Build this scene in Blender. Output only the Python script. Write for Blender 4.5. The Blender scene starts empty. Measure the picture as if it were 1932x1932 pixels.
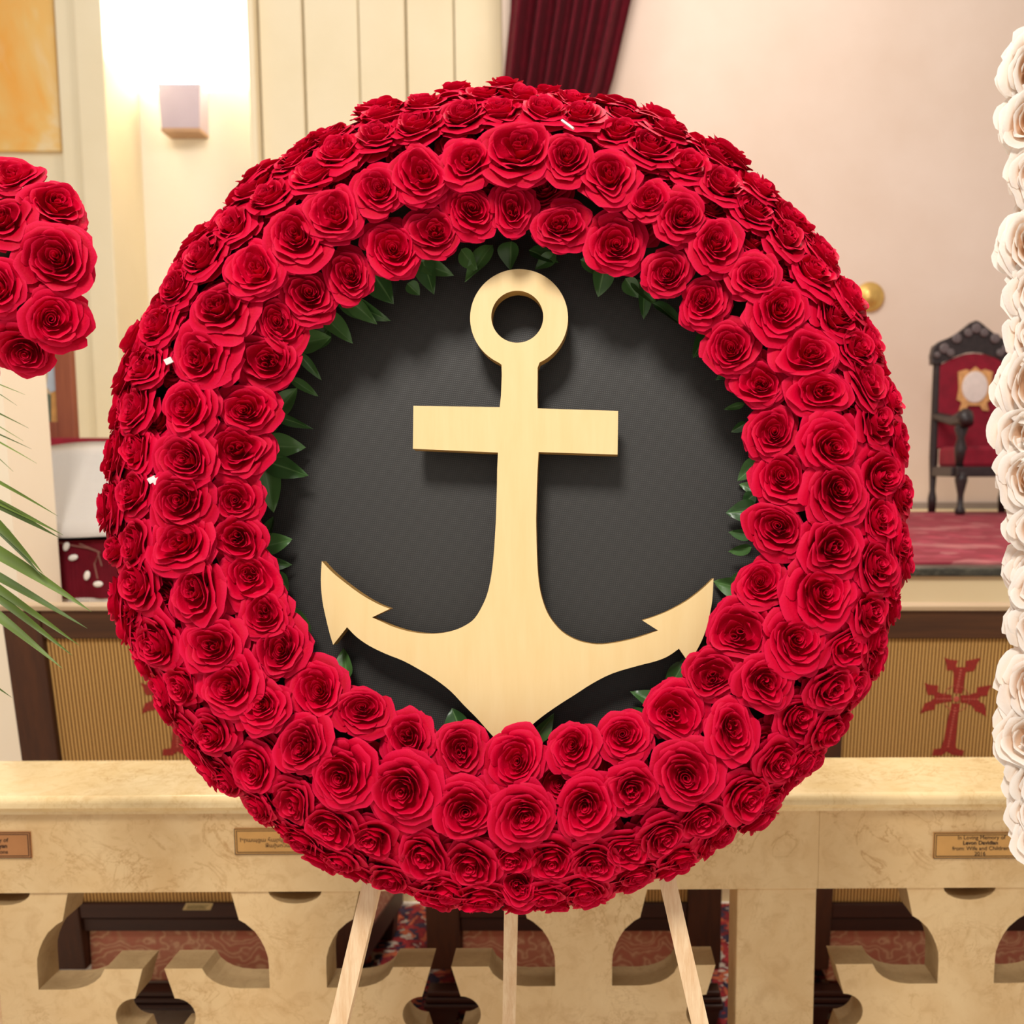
import bpy, bmesh, math, random
from mathutils import Vector, Matrix, Quaternion
from math import sin, cos, pi, radians, sqrt, atan2

S = bpy.context.scene
COL = S.collection

# ---------------------------------------------------------------- camera
F = 1932.0                        # focal length in pixels of the 1932 px frame
PCX, HOR = 1130.0, 880.0          # vanishing point of the depth direction (the photo is an off-centre crop)
PITCH = radians(6.5)
PCY = HOR + F * math.tan(PITCH)
EYE = Vector((0.0, 0.0, 1.55))
cam_d = bpy.data.cameras.new('camera')
cam_d.sensor_fit = 'HORIZONTAL'
cam_d.sensor_width = 36.0
cam_d.lens = 36.0 * F / 1932.0
cam_d.shift_x = (966.0 - PCX) / 1932.0
cam_d.shift_y = (PCY - 966.0) / 1932.0
cam_d.clip_start = 0.05
cam_d.dof.use_dof = True
cam_d.dof.focus_distance = 1.24
cam_d.dof.aperture_fstop = 6.5
cam = bpy.data.objects.new('camera', cam_d)
COL.objects.link(cam)
cam.location = EYE
cam.rotation_euler = (pi / 2 - PITCH, 0, 0)
S.camera = cam

# ---------------------------------------------------------------- world, lamps, exposure
S.view_settings.view_transform = 'Standard'
S.view_settings.look = 'None'
S.view_settings.gamma = 1.0
S.view_settings.exposure = 0.0
S.view_settings.use_curve_mapping = False
S.cycles.max_bounces = 6
world = bpy.data.worlds.new('world')
S.world = world
world.use_nodes = True
bg = world.node_tree.nodes['Background']
bg.inputs[0].default_value = (1.0, 0.93, 0.85, 1)
bg.inputs[1].default_value = 0.50


def area(name, loc, target, size, energy, col):
    d = bpy.data.lights.new(name, 'AREA')
    d.shape = 'DISK'
    d.size = size
    d.energy = energy
    d.color = col
    o = bpy.data.objects.new(name, d)
    COL.objects.link(o)
    o.location = loc
    o.rotation_euler = (Vector(target) - Vector(loc)).to_track_quat('-Z', 'Y').to_euler()
    return o


area('nave_ceiling_lamp', (-0.6, -1.6, 4.6), (0, 1.3, 1.4), 1.1, 170, (1.0, 0.95, 0.88))
area('rail_fill_light', (0.5, 2.5, 5.0), (0.2, 2.0, 0.9), 1.0, 120, (1.0, 0.93, 0.82))  # unseen fill, aimed and placed to brighten the rail cap
area('apse_fill_light', (-3.0, 5.2, 6.2), (-3.8, 9.0, 2.6), 1.4, 60, (1.0, 0.96, 0.90))  # added fill that brightens the left wall; no fixture known there
area('sanctuary_fill_light', (0.5, 5.2, 6.5), (1.0, 8.6, 2.2), 1.6, 125, (1.0, 0.92, 0.82))  # unseen fill put in to light the far wall

# ---------------------------------------------------------------- projection helpers (photo pixel -> place in the room)
CF = Vector((0, cos(PITCH), -sin(PITCH)))
CU = Vector((0, sin(PITCH), cos(PITCH)))
CR = Vector((1, 0, 0))


def ray(px, py):
    return CF + CR * ((px - PCX) / F) + CU * (-(py - PCY) / F)


def at_y(px, py, y):
    d = ray(px, py)
    return EYE + d * (y / d.y)


def at_z(px, py, z):
    d = ray(px, py)
    return EYE + d * ((z - EYE.z) / d.z)


def X(px, py, y): return at_y(px, py, y).x
def Z(py, y, px=966): return at_y(px, py, y).z


# ---------------------------------------------------------------- object helpers
def link(o, parent=None):
    COL.objects.link(o)
    if parent is not None:
        o.parent = parent
    return o


def tag(o, label, cat, group=None):
    o['label'] = label
    o['category'] = cat
    if group:
        o['group'] = group
    return o


def thing(name, label, cat, loc=(0, 0, 0), group=None, rot=None):
    o = bpy.data.objects.new(name, None)
    o.empty_display_size = 0.05
    link(o)
    o.location = loc
    if rot is not None:
        o.rotation_euler = rot
    return tag(o, label, cat, group)


def obj(name, bm, mats, parent=None, smooth=False, loc=None, label=None):
    me = bpy.data.meshes.new(name)
    bm.normal_update()
    bm.to_mesh(me)
    bm.free()
    for m in (mats if isinstance(mats, (list, tuple)) else [mats]):
        me.materials.append(m)
    if smooth:
        me.shade_smooth()
    o = bpy.data.objects.new(name, me)
    link(o, parent)
    if loc is not None:
        o.location = loc
    if label:
        o['label'] = label
    return o


def struct(name, bm, m, parent=None, smooth=False):
    o = obj(name, bm, m, parent, smooth)
    if parent is None:
        o['kind'] = 'structure'
    return o


def box(bm, x0, x1, y0, y1, z0, z1, bev=0.0, mi=0):
    r = bmesh.ops.create_cube(bm, size=1)
    vs = r['verts']
    for v in vs:
        v.co = Vector(((x0 + x1) / 2 + v.co.x * (x1 - x0), (y0 + y1) / 2 + v.co.y * (y1 - y0), (z0 + z1) / 2 + v.co.z * (z1 - z0)))
    fs = {f for v in vs for f in v.link_faces}
    for f in fs:
        f.material_index = mi
    if bev > 0:
        es = list({e for v in vs for e in v.link_edges})
        bmesh.ops.bevel(bm, geom=es, offset=bev, segments=2, affect='EDGES', profile=0.5)
    return vs


def boxm(*a, **k):
    bm = bmesh.new()
    box(bm, *a, **k)
    return bm


def hexa(bm, pts):
    """A box from eight corners: four below (counter-clockwise), four above."""
    v = [bm.verts.new(p) for p in pts]
    for f in ((3, 2, 1, 0), (4, 5, 6, 7), (0, 1, 5, 4), (1, 2, 6, 5), (2, 3, 7, 6), (3, 0, 4, 7)):
        bm.faces.new([v[i] for i in f])
    return v


def lathe(bm, prof, cx=0, cy=0, n=20, cap=True):
    rings = []
    for r, z in prof:
        rings.append([bm.verts.new((cx + r * cos(2 * pi * i / n), cy + r * sin(2 * pi * i / n), z)) for i in range(n)])
    for a, b in zip(rings, rings[1:]):
        for i in range(n):
            bm.faces.new((a[i], a[(i + 1) % n], b[(i + 1) % n], b[i]))
    if cap:
        bm.faces.new(list(reversed(rings[0])))
        bm.faces.new(rings[-1])
    return rings


def tube(bm, pts, radii, n=8):
    rings = []
    for k, p in enumerate(pts):
        p = Vector(p)
        t = (Vector(pts[min(k + 1, len(pts) - 1)]) - Vector(pts[max(k - 1, 0)])).normalized()
        a = t.cross(Vector((0, 0, 1)) if abs(t.z) < 0.9 else Vector((1, 0, 0))).normalized()
        b = t.cross(a)
        r = radii[k] if isinstance(radii, (list, tuple)) else radii
        rings.append([bm.verts.new(p + a * (r * cos(2 * pi * i / n)) + b * (r * sin(2 * pi * i / n))) for i in range(n)])
    for a, b in zip(rings, rings[1:]):
        for i in range(n):
            bm.faces.new((a[i], a[(i + 1) % n], b[(i + 1) % n], b[i]))
    bm.faces.new(list(reversed(rings[0])))
    bm.faces.new(rings[-1])


def beam(bm, p0, p1, w, t, side=Vector((1, 0, 0))):
    """A straight bar of width w (along side) and thickness t."""
    p0, p1 = Vector(p0), Vector(p1)
    d = (p1 - p0).normalized()
    s = (side - d * side.dot(d)).normalized()
    n = d.cross(s)
    o = []
    for p in (p0, p1):
        for a, b in ((-1, -1), (1, -1), (1, 1), (-1, 1)):
            o.append(p + s * (a * w / 2) + n * (b * t / 2))
    hexa(bm, o)


def extrude_outline(bm, pts, d0, d1, to3, seams=(), bev=0.0, mi_side=0):
    """A flat outline given thickness: to3(x, y, d) places a point; seam edges get no wall and no bevel."""
    n = len(pts)
    a = [bm.verts.new(to3(p[0], p[1], d0)) for p in pts]
    b = [bm.verts.new(to3(p[0], p[1], d1)) for p in pts]
    front = bm.faces.new(a)
    back = bm.faces.new(list(reversed(b)))
    for i in range(n):
        if i in seams:
            continue
        f = bm.faces.new((a[(i + 1) % n], a[i], b[i], b[(i + 1) % n]))
        f.material_index = mi_side
    if bev:
        es = [bm.edges.get((a[i], a[(i + 1) % n])) for i in range(n) if i not in seams]
        bmesh.ops.bevel(bm, geom=es, offset=bev, segments=2, affect='EDGES', profile=0.5, clamp_overlap=True)
    return front, back


# ---------------------------------------------------------------- materials
def lin(r, g, b):
    f = lambda c: c / 255 / 12.92 if c / 255 <= 0.04045 else ((c / 255 + 0.055) / 1.055) ** 2.4
    return (f(r), f(g), f(b), 1.0)


class N:
    """A small node-tree builder."""
    def __init__(self, name):
        self.m = bpy.data.materials.new(name)
        self.m.use_nodes = True
        self.t = self.m.node_tree
        self.bsdf = self.t.nodes['Principled BSDF']
        self.out = self.t.nodes['Material Output']

    def n(self, kind, **kw):
        nd = self.t.nodes.new(kind)
        ins = kw.pop('ins', {})
        for k, v in kw.items():
            setattr(nd, k, v)
        for k, v in ins.items():
            if hasattr(v, 'is_output'):
                self.t.links.new(v, nd.inputs[k])
            else:
                nd.inputs[k].default_value = v
        return nd

    def l(self, a, b):
        self.t.links.new(a, b)

    def coord(self, kind='Object', scale=(1, 1, 1), rot=(0, 0, 0)):
        tc = self.n('ShaderNodeTexCoord')
        mp = self.n('ShaderNodeMapping', ins={'Vector': tc.outputs[kind], 'Scale': scale, 'Rotation': rot})
        return mp.outputs[0]

    def noise(self, vec, scale=5, detail=4, rough=0.55, dist=0.0):
        return self.n('ShaderNodeTexNoise', ins={'Vector': vec, 'Scale': scale, 'Detail': detail, 'Roughness': rough, 'Distortion': dist})

    def ramp(self, fac, stops):
        r = self.n('ShaderNodeValToRGB', ins={'Fac': fac})
        e = r.color_ramp.elements
        while len(e) < len(stops):
            e.new(0.5)
        for el, (p, c) in zip(e, stops):
            el.position = p
            el.color = c
        return r.outputs[0]

    def mix(self, fac, a, b, mode='MIX'):
        m = self.n('ShaderNodeMix', data_type='RGBA', blend_type=mode)
        for s, v in ((m.inputs[0], fac), (m.inputs[6], a), (m.inputs[7], b)):
            if hasattr(v, 'is_output'):
                self.l(v, s)
            else:
                s.default_value = v
        return m.outputs[2]

    def bump(self, height, strength=0.3, dist=0.002):
        b = self.n('ShaderNodeBump', ins={'Height': height, 'Strength': strength, 'Distance': dist})
        self.l(b.outputs[0], self.bsdf.inputs['Normal'])

    def set(self, **kw):
        for k, v in kw.items():
            s = self.bsdf.inputs[k.replace('_', ' ')]
            if hasattr(v, 'is_output'):
                self.l(v, s)
            else:
                s.default_value = v
        return self


def plain(name, c, rough=0.6, metal=0.0, var=0.06, scale=6.0, bump=0.0):
    k = N(name)
    nz = k.noise(k.coord(), scale, 5)
    a = tuple(max(0, x * (1 - var)) for x in c[:3]) + (1,)
    b = tuple(x * (1 + var) for x in c[:3]) + (1,)
    k.set(Base_Color=k.ramp(nz.outputs[0], [(0.3, a), (0.7, b)]), Roughness=rough, Metallic=metal)
    if bump:
        k.bump(nz.outputs[0], bump, 0.003)
    return k.m


def petal_material(name, deep, mid, rim, trans, sheen, base=None):
    k = N(name)
    at = k.n('ShaderNodeAttribute', attribute_name='rim')
    oi = k.n('ShaderNodeObjectInfo')
    c1 = k.mix(oi.outputs['Random'], deep, mid)
    nz = k.noise(k.coord(scale=(1, 1, 0.4)), 9, 4)
    c2 = k.mix(k.n('ShaderNodeMath', operation='MULTIPLY', ins={0: nz.outputs[0], 1: 0.5}).outputs[0], c1, mid)
    if base:
        c2 = k.mix(k.ramp(at.outputs['Fac'], [(0.30, (1, 1, 1, 1)), (0.80, (0, 0, 0, 1))]), c2, base)
    rp = k.ramp(at.outputs['Fac'], [(0.86, (0, 0, 0, 1)), (1.0, (1, 1, 1, 1))])
    c3 = k.mix(rp, c2, rim)
    k.set(Base_Color=c3, Roughness=0.55)
    k.bsdf.inputs['Sheen Weight'].default_value = sheen
    k.bsdf.inputs['Sheen Roughness'].default_value = 0.4
    k.bsdf.inputs['Sheen Tint'].default_value = rim
    k.bsdf.inputs['Specular IOR Level'].default_value = 0.08
    fine = k.noise(k.coord(scale=(1, 1, 1)), 16, 3)
    k.bump(fine.outputs[0], 0.10, 0.05)
    tr = k.n('ShaderNodeBsdfTranslucent', ins={'Color': c3})
    mx = k.n('ShaderNodeMixShader', ins={0: trans, 1: k.bsdf.outputs[0], 2: tr.outputs[0]})
    k.l(mx.outputs[0], k.out.inputs[0])
    return k.m


M = {}
M['rose'] = petal_material('red_petal', (0.44, 0.0004, 0.016, 1), (0.68, 0.0008, 0.034, 1), (0.78, 0.010, 0.066, 1), 0.13, 0.0)
M['white_rose'] = petal_material('cream_petal', lin(252, 238, 224), lin(253, 243, 232), lin(255, 250, 244), 0.34, 0.02, lin(249, 212, 174))


def leaf_material():
    k = N('leaf_green')
    oi = k.n('ShaderNodeObjectInfo')
    c = k.mix(oi.outputs['Random'], (0.030, 0.085, 0.022, 1), (0.085, 0.19, 0.050, 1))
    at = k.n('ShaderNodeAttribute', attribute_name='rim')
    c = k.mix(k.ramp(at.outputs['Fac'], [(0.0, (1, 1, 1, 1)), (0.10, (0, 0, 0, 1))]), c, (0.14, 0.26, 0.09, 1))
    k.set(Base_Color=c, Roughness=0.35)
    return k.m


M['leaf'] = leaf_material()


def palm_material():
    k = N('palm_green')
    oi = k.n('ShaderNodeObjectInfo')
    c = k.mix(oi.outputs['Random'], (0.040, 0.075, 0.008, 1), (0.15, 0.23, 0.020, 1))
    k.set(Base_Color=c, Roughness=0.5)
    return k.m


M['palm'] = palm_material()


def marble(name, base, light, vein, sc=1.0, rough=0.22, vein_amt=0.75):
    k = N(name)
    v = k.coord(scale=(sc, sc, sc))
    big = k.noise(v, 5.5, 6, 0.6, 0.6)
    mid = k.noise(v, 26, 6, 0.65, 0.8)
    c = k.ramp(big.outputs[0], [(0.32, base), (0.68, light)])
    blot = k.ramp(mid.outputs[0], [(0.50, (0, 0, 0, 1)), (0.72, (1, 1, 1, 1))])
    c = k.mix(k.n('ShaderNodeMath', operation='MULTIPLY', ins={0: blot, 1: 0.35}).outputs[0], c, vein)
    # thin crooked veins: where a strongly distorted noise crosses its middle value
    n2 = k.noise(v, 7.0, 9, 0.62, 1.6)
    ab = k.n('ShaderNodeMath', operation='ABSOLUTE', ins={0: k.n('ShaderNodeMath', operation='SUBTRACT', ins={0: n2.outputs[0], 1: 0.5}).outputs[0]})
    vr = k.ramp(ab.outputs[0], [(0.0, (1, 1, 1, 1)), (0.016, (0, 0, 0, 1))])
    gate = k.ramp(k.noise(v, 3.0, 3).outputs[0], [(0.42, (0, 0, 0, 1)), (0.62, (1, 1, 1, 1))])
    f = k.n('ShaderNodeMath', operation='MULTIPLY', ins={0: vr, 1: gate})
    f = k.n('ShaderNodeMath', operation='MULTIPLY', ins={0: f.outputs[0], 1: vein_amt})
    c = k.mix(f.outputs[0], c, vein)
    n3 = k.noise(v, 17.0, 8, 0.65, 1.2)
    ab3 = k.n('ShaderNodeMath', operation='ABSOLUTE', ins={0: k.n('ShaderNodeMath', operation='SUBTRACT', ins={0: n3.outputs[0], 1: 0.5}).outputs[0]})
    vr3 = k.ramp(ab3.outputs[0], [(0.0, (1, 1, 1, 1)), (0.014, (0, 0, 0, 1))])
    gate3 = k.ramp(k.noise(v, 6.0, 3).outputs[0], [(0.46, (0, 0, 0, 1)), (0.62, (1, 1, 1, 1))])
    f3 = k.n('ShaderNodeMath', operation='MULTIPLY', ins={0: vr3, 1: gate3})
    f3 = k.n('ShaderNodeMath', operation='MULTIPLY', ins={0: f3.outputs[0], 1: vein_amt * 0.7})
    c = k.mix(f3.outputs[0], c, vein)
    k.set(Base_Color=c, Roughness=rough)
    return k.m


M['marble'] = marble('cream_marble', lin(216, 178, 124), lin(232, 200, 150), lin(178, 130, 72), 1.0, 0.35)
M['marble_cap'] = marble('polished_cream_marble', lin(230, 198, 144), lin(242, 216, 168), lin(196, 150, 92), 1.3, 0.2, 0.7)
M['marble_pale'] = marble('pale_cream_marble', lin(240, 220, 178), lin(246, 230, 194), lin(214, 184, 134), 1.3, 0.2, 0.4)
M['marble_sawn_shaded'] = marble('sawn_shaded_cream_marble', lin(166, 138, 96), lin(186, 158, 114), lin(140, 110, 70), 1.6, 0.8, 0.3)  # sawn faces duller; shade under the fascia is also put into the colour
M['marble_dark'] = marble('dark_green_marble', lin(34, 32, 26), lin(66, 62, 50), lin(120, 116, 100), 2.5, 0.3)
M['floor_marble'] = marble('white_floor_marble', lin(226, 218, 206), lin(240, 236, 228), lin(120, 112, 104), 0.6, 0.12, 0.9)


def plaster(name, a, b, scale=0.8):
    k = N(name)
    v = k.coord()
    nz = k.noise(v, scale, 5, 0.6)
    k.set(Base_Color=k.ramp(nz.outputs[0], [(0.35, a), (0.65, b)]), Roughness=0.85)
    return k.m


M['wall_cream'] = plaster('cream_plaster', lin(232, 217, 184), lin(238, 224, 194))
M['wall_pink'] = plaster('pink_limestone', lin(228, 204, 186), lin(238, 217, 202), 0.6)
M['pedestal'] = plaster('cream_paint', lin(246, 228, 200), lin(249, 233, 208), 1.5)
M['riser'] = plaster('cream_stone', lin(238, 214, 166), lin(244, 224, 180), 1.0)


def wood(name, dark, light, rough=0.4, rings=26.0, axis='Z', stretch=0.06, coat=0.0):
    k = N(name)
    sc = {'X': (stretch, 1, 1), 'Y': (1, stretch, 1), 'Z': (1, 1, stretch)}[axis]
    v = k.coord(scale=sc)
    a = k.noise(v, rings, 5, 0.6, 0.4)
    b = k.noise(v, rings * 5, 3, 0.6)
    f = k.mix(0.3, a.outputs[0], b.outputs[0])
    k.set(Base_Color=k.ramp(f, [(0.36, dark), (0.64, light)]), Roughness=rough)
    k.bsdf.inputs['Coat Weight'].default_value = coat
    return k.m


M['walnut'] = wood('dark_walnut', lin(66, 34, 10), lin(92, 52, 20), 0.6, 18, 'X')
M['walnut_v'] = wood('dark_walnut_upright', lin(58, 28, 10), lin(84, 44, 18), 0.6, 18, 'Z')
M['mahogany'] = wood('near_black_mahogany', lin(44, 17, 8), lin(64, 28, 14), 0.5, 18, 'X')
M['lit_edge'] = wood('lit_wood_edge', lin(176, 148, 116), lin(200, 172, 138), 0.4, 20, 'X')  # chair top edge: the light it catches is put into this pale colour
M['pine'] = wood('pale_pine', lin(226, 184, 138), lin(246, 216, 176), 0.55, 120, 'Z', 0.03)
M['ebony'] = plain('ebonised_carved_wood', lin(46, 34, 34), 0.4, 0, 0.3, 30, 0.3)


def gold_wood():
    k = N('gilded_board')
    v = k.coord(scale=(1, 0.12, 1))
    a = k.noise(v, 60, 5, 0.6, 0.2)
    b = k.noise(k.coord(), 9, 4)
    c = k.ramp(a.outputs[0], [(0.3, lin(238, 204, 146)), (0.7, lin(244, 214, 160))])
    c = k.mix(k.n('ShaderNodeMath', operation='MULTIPLY', ins={0: b.outputs[0], 1: 0.35}).outputs[0], c, lin(238, 204, 136))
    k.set(Base_Color=c, Roughness=0.42, Metallic=0.0)
    k.bsdf.inputs['Specular IOR Level'].default_value = 0.5
    k.bump(a.outputs[0], 0.06, 0.002)
    return k.m


M['gold_wood'] = gold_wood()
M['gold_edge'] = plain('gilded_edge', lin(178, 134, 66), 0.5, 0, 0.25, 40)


def vinyl():
    k = N('black_woven_vinyl')
    v = k.coord(rot=(0, 0, radians(8)))
    w1 = k.n('ShaderNodeTexWave', wave_type='BANDS', bands_direction='X', ins={'Vector': v, 'Scale': 130.0, 'Distortion': 0.4})
    w2 = k.n('ShaderNodeTexWave', wave_type='BANDS', bands_direction='Y', ins={'Vector': v, 'Scale': 130.0, 'Distortion': 0.4})
    h = k.n('ShaderNodeMath', operation='MULTIPLY', ins={0: w1.outputs['Fac'], 1: w2.outputs['Fac']})
    k.set(Base_Color=k.ramp(h.outputs[0], [(0.0, (0.022, 0.020, 0.018, 1)), (1.0, (0.052, 0.047, 0.042, 1))]), Roughness=0.48)
    k.bump(h.outputs[0], 0.22, 0.0005)
    return k.m


M['vinyl'] = vinyl()


def ribbed():
    k = N('ribbed_gold_brown_fabric')
    v = k.coord()
    w = k.n('ShaderNodeTexWave', wave_type='BANDS', bands_direction='X', ins={'Vector': v, 'Scale': 110.0 / 3.14 / 1.0, 'Distortion': 0.25, 'Detail': 1.0, 'Detail Scale': 3.0})
    nz = k.noise(k.coord(scale=(1, 1, 1)), 160, 3)
    c = k.ramp(w.outputs['Fac'], [(0.10, lin(92, 54, 20)), (0.42, lin(196, 146, 78)), (1.0, lin(224, 178, 104))])
    c = k.mix(k.n('ShaderNodeMath', operation='MULTIPLY', ins={0: nz.outputs[0], 1: 0.3}).outputs[0], c, lin(160, 112, 54))
    k.set(Base_Color=c, Roughness=0.9)
    k.bump(w.outputs['Fac'], 0.5, 0.004)
    return k.m


M['ribbed'] = ribbed()
M['thread'] = plain('red_embroidery_thread', lin(150, 36, 26), 0.7, 0, 0.25, 200)
M['thread_pale'] = plain('pale_red_embroidery_thread', lin(190, 84, 66), 0.7, 0, 0.2, 200)


def damask():
    k = N('rose_beige_damask')
    v = k.coord()
    n = k.noise(v, 18, 3, 0.5, 2.6)
    w = k.n('ShaderNodeTexWave', wave_type='RINGS', ins={'Vector': v, 'Scale': 4.0, 'Distortion': 16.0, 'Detail': 2.0, 'Detail Scale': 2.6})
    f = k.mix(0.5, n.outputs[0], w.outputs['Fac'])
    c = k.ramp(f, [(0.30, lin(196, 122, 100)), (0.46, lin(204, 148, 118)), (0.56, lin(226, 182, 148)), (0.72, lin(196, 128, 104))])
    k.set(Base_Color=c, Roughness=0.7)
    return k.m


M['damask'] = damask()


def velvet(name, c, dark):
    k = N(name)
    nz = k.noise(k.coord(), 14, 4)
    k.set(Base_Color=k.ramp(nz.outputs[0], [(0.3, dark), (0.7, c)]), Roughness=0.85)
    k.bsdf.inputs['Sheen Weight'].default_value = 0.06
    k.bsdf.inputs['Sheen Tint'].default_value = (0.9, 0.25, 0.3, 1)
    return k.m


M['velvet'] = velvet('crimson_velvet', lin(146, 8, 40), lin(124, 4, 32))
M['curtain'] = velvet('crimson_curtain_cloth', lin(132, 8, 38), lin(112, 4, 30))


def linen():
    k = N('white_linen')
    v = k.coord()
    w1 = k.n('ShaderNodeTexWave', wave_type='BANDS', bands_direction='X', ins={'Vector': v, 'Scale': 60.0, 'Distortion': 1.0})
    w2 = k.n('ShaderNodeTexWave', wave_type='BANDS', bands_direction='Z', ins={'Vector': v, 'Scale': 60.0, 'Distortion': 1.0})
    f = k.mix(0.5, w1.outputs['Fac'], w2.outputs['Fac'])
    k.set(Base_Color=k.ramp(f, [(0.2, lin(232, 224, 216)), (0.8, lin(246, 240, 234))]), Roughness=0.9)
    return k.m


M['linen'] = linen()


def rug_material(name, ground, cols, scale):
    k = N(name)
    v = k.coord(scale=(1, 1, 1))
    n = k.noise(v, 3.0 * scale, 2, 0.5)
    vv = k.mix(0.12, v, n.outputs['Color'])
    vo = k.n('ShaderNodeTexVoronoi', feature='F1', distance='MANHATTAN', ins={'Vector': vv, 'Scale': 7.0 * scale})
    sep = k.n('ShaderNodeSeparateColor', ins={0: vo.outputs['Color']})
    stops = [(0.0, ground)] + [((i + 1) / (len(cols) + 1), c) for i, c in enumerate(cols)]
    r = k.n('ShaderNodeValToRGB', ins={'Fac': sep.outputs[0]})
    r.color_ramp.interpolation = 'CONSTANT'
    e = r.color_ramp.elements
    while len(e) < len(stops):
        e.new(0.5)
    for el, (p, c) in zip(e, stops):
        el.position = p
        el.color = c
    ring = k.ramp(vo.outputs['Distance'], [(0.0, (1, 1, 1, 1)), (0.35, (0.6, 0.6, 0.6, 1)), (0.6, (0.25, 0.25, 0.25, 1))])
    c = k.mix(0.5, r.outputs[0], k.mix(1.0, r.outputs[0], ring, 'MULTIPLY'))
    k.set(Base_Color=c, Roughness=0.95)
    return k.m


M['rug'] = rug_material('oriental_rug', lin(150, 26, 34), [lin(34, 30, 56), lin(206, 188, 170), lin(170, 40, 44), lin(60, 44, 70), lin(196, 96, 60), lin(120, 20, 30)], 5.2)
M['stage_carpet'] = rug_material('faded_crimson_carpet', lin(172, 48, 68), [lin(186, 66, 84), lin(168, 44, 64), lin(198, 110, 112), lin(160, 40, 58)], 1.1)
M['brass'] = plain('brushed_brass', lin(206, 156, 92), 0.38, 0.55, 0.06, 30)
M['brass_red'] = plain('copper_toned_brass', lin(186, 128, 80), 0.38, 0.45, 0.06, 30)
M['ink'] = plain('engraved_dark_letters', lin(48, 24, 10), 0.6, 0, 0.1, 50)
M['gold'] = plain('gilt_metal', lin(222, 176, 96), 0.35, 0.5, 0.1, 20)
M['lavender'] = plain('grey_lavender_paint', lin(176, 163, 178), 0.6, 0, 0.03, 4)
M['sconce_rim'] = plain('tan_trim', lin(176, 140, 110), 0.5, 0, 0.05, 6)
M['foam'] = plain('dark_green_foam', (0.020, 0.016, 0.010, 1), 0.9, 0, 0.3, 60)
M['foam'].node_tree.nodes['Principled BSDF'].inputs['Specular IOR Level'].default_value = 0.05
M['white_foam'] = plain('white_foam_block', lin(245, 243, 238), 0.8, 0, 0.03, 30)
M['terracotta'] = plain('terracotta', lin(156, 88, 60), 0.8, 0, 0.1, 12)
M['soil'] = plain('potting_soil', lin(40, 28, 20), 0.95, 0, 0.3, 60)
M['bark'] = plain('palm_stem', lin(96, 92, 40), 0.7, 0, 0.2, 30)
M['paper'] = plain('yellowed_paper', lin(196, 172, 120), 0.8, 0, 0.06, 40)
M['white_paint'] = plain('white_painted_wood', lin(238, 232, 222), 0.5, 0, 0.03, 10)


def mural_material():
    k = N('orange_wash_canvas')
    v = k.coord()
    n = k.noise(v, 0.9, 5, 0.6, 0.8)
    c = k.ramp(n.outputs[0], [(0.32, lin(236, 214, 172)), (0.44, lin(236, 190, 112)), (0.56, lin(240, 172, 78)), (0.74, lin(240, 212, 164))])
    k.set(Base_Color=c, Roughness=0.8)
    return k.m


M['mural'] = mural_material()

# ---------------------------------------------------------------- setting: floors, stage, walls
STAGE_Z = at_y(1790, 972, 7.4).z
STAGE_Y = at_z(1800, 1074, STAGE_Z).y
CARPET_Y = at_z(1700, 968, STAGE_Z).y
WALL_Y = 8.6
LEFT_Y = 9.0
TOP = 7.0
struct('floor', boxm(-7, 7, -4, 9.6, -0.12, 0.0), M['floor_marble'])
nose_y = at_y(1800, 1074, STAGE_Y).y
nz1 = Z(1088, STAGE_Y, 1800)
struct('stage_platform', boxm(-7, 7, STAGE_Y + 0.03, 9.6, 0.0, STAGE_Z - 0.004), M['riser'])
struct('trim_1', boxm(-7, 7, STAGE_Y, STAGE_Y + 0.35, nz1, STAGE_Z + 0.004, bev=0.006), M['marble_dark'])

XC = X(948, 60, WALL_Y)
wr = struct('wall_right', boxm(XC, 7, WALL_Y, WALL_Y + 0.3, STAGE_Z, TOP), M['wall_pink'])
bz = Z(948, WALL_Y, 1800)
struct('baseboard_right', boxm(XC, 7, WALL_Y - 0.03, WALL_Y, STAGE_Z - 0.004, bz), plain('grey_skirting', lin(150, 134, 124), 0.6, 0, 0.05, 5))

# the left wall: separate upright panels with recessed joints, one deep niche
wl = bpy.data.objects.new('wall_left', None)
link(wl)
wl['kind'] = 'structure'
edges = [(-1500, 112, 0.0), (118, 158, -0.10), (162, 214, -0.18), (474, 487, -0.10), (490, 570, 0.0), (573, 675, 0.03), (678, 764, 0.0), (767, 855, 0.03), (858, 947, 0.0)]
for a, b, dy in edges:
    bm = boxm(X(a, 100, LEFT_Y), X(b, 100, LEFT_Y), LEFT_Y + dy, LEFT_Y + 0.55, STAGE_Z, TOP, bev=0.012)
    obj('panel', bm, M['wall_cream'], wl)
obj('backing', boxm(X(-1500, 100, LEFT_Y), X(947, 100, LEFT_Y), LEFT_Y + 0.45, LEFT_Y + 0.6, STAGE_Z, TOP), plaster('white_niche_plaster', lin(240, 231, 212), lin(244, 236, 220)), wl)

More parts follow.
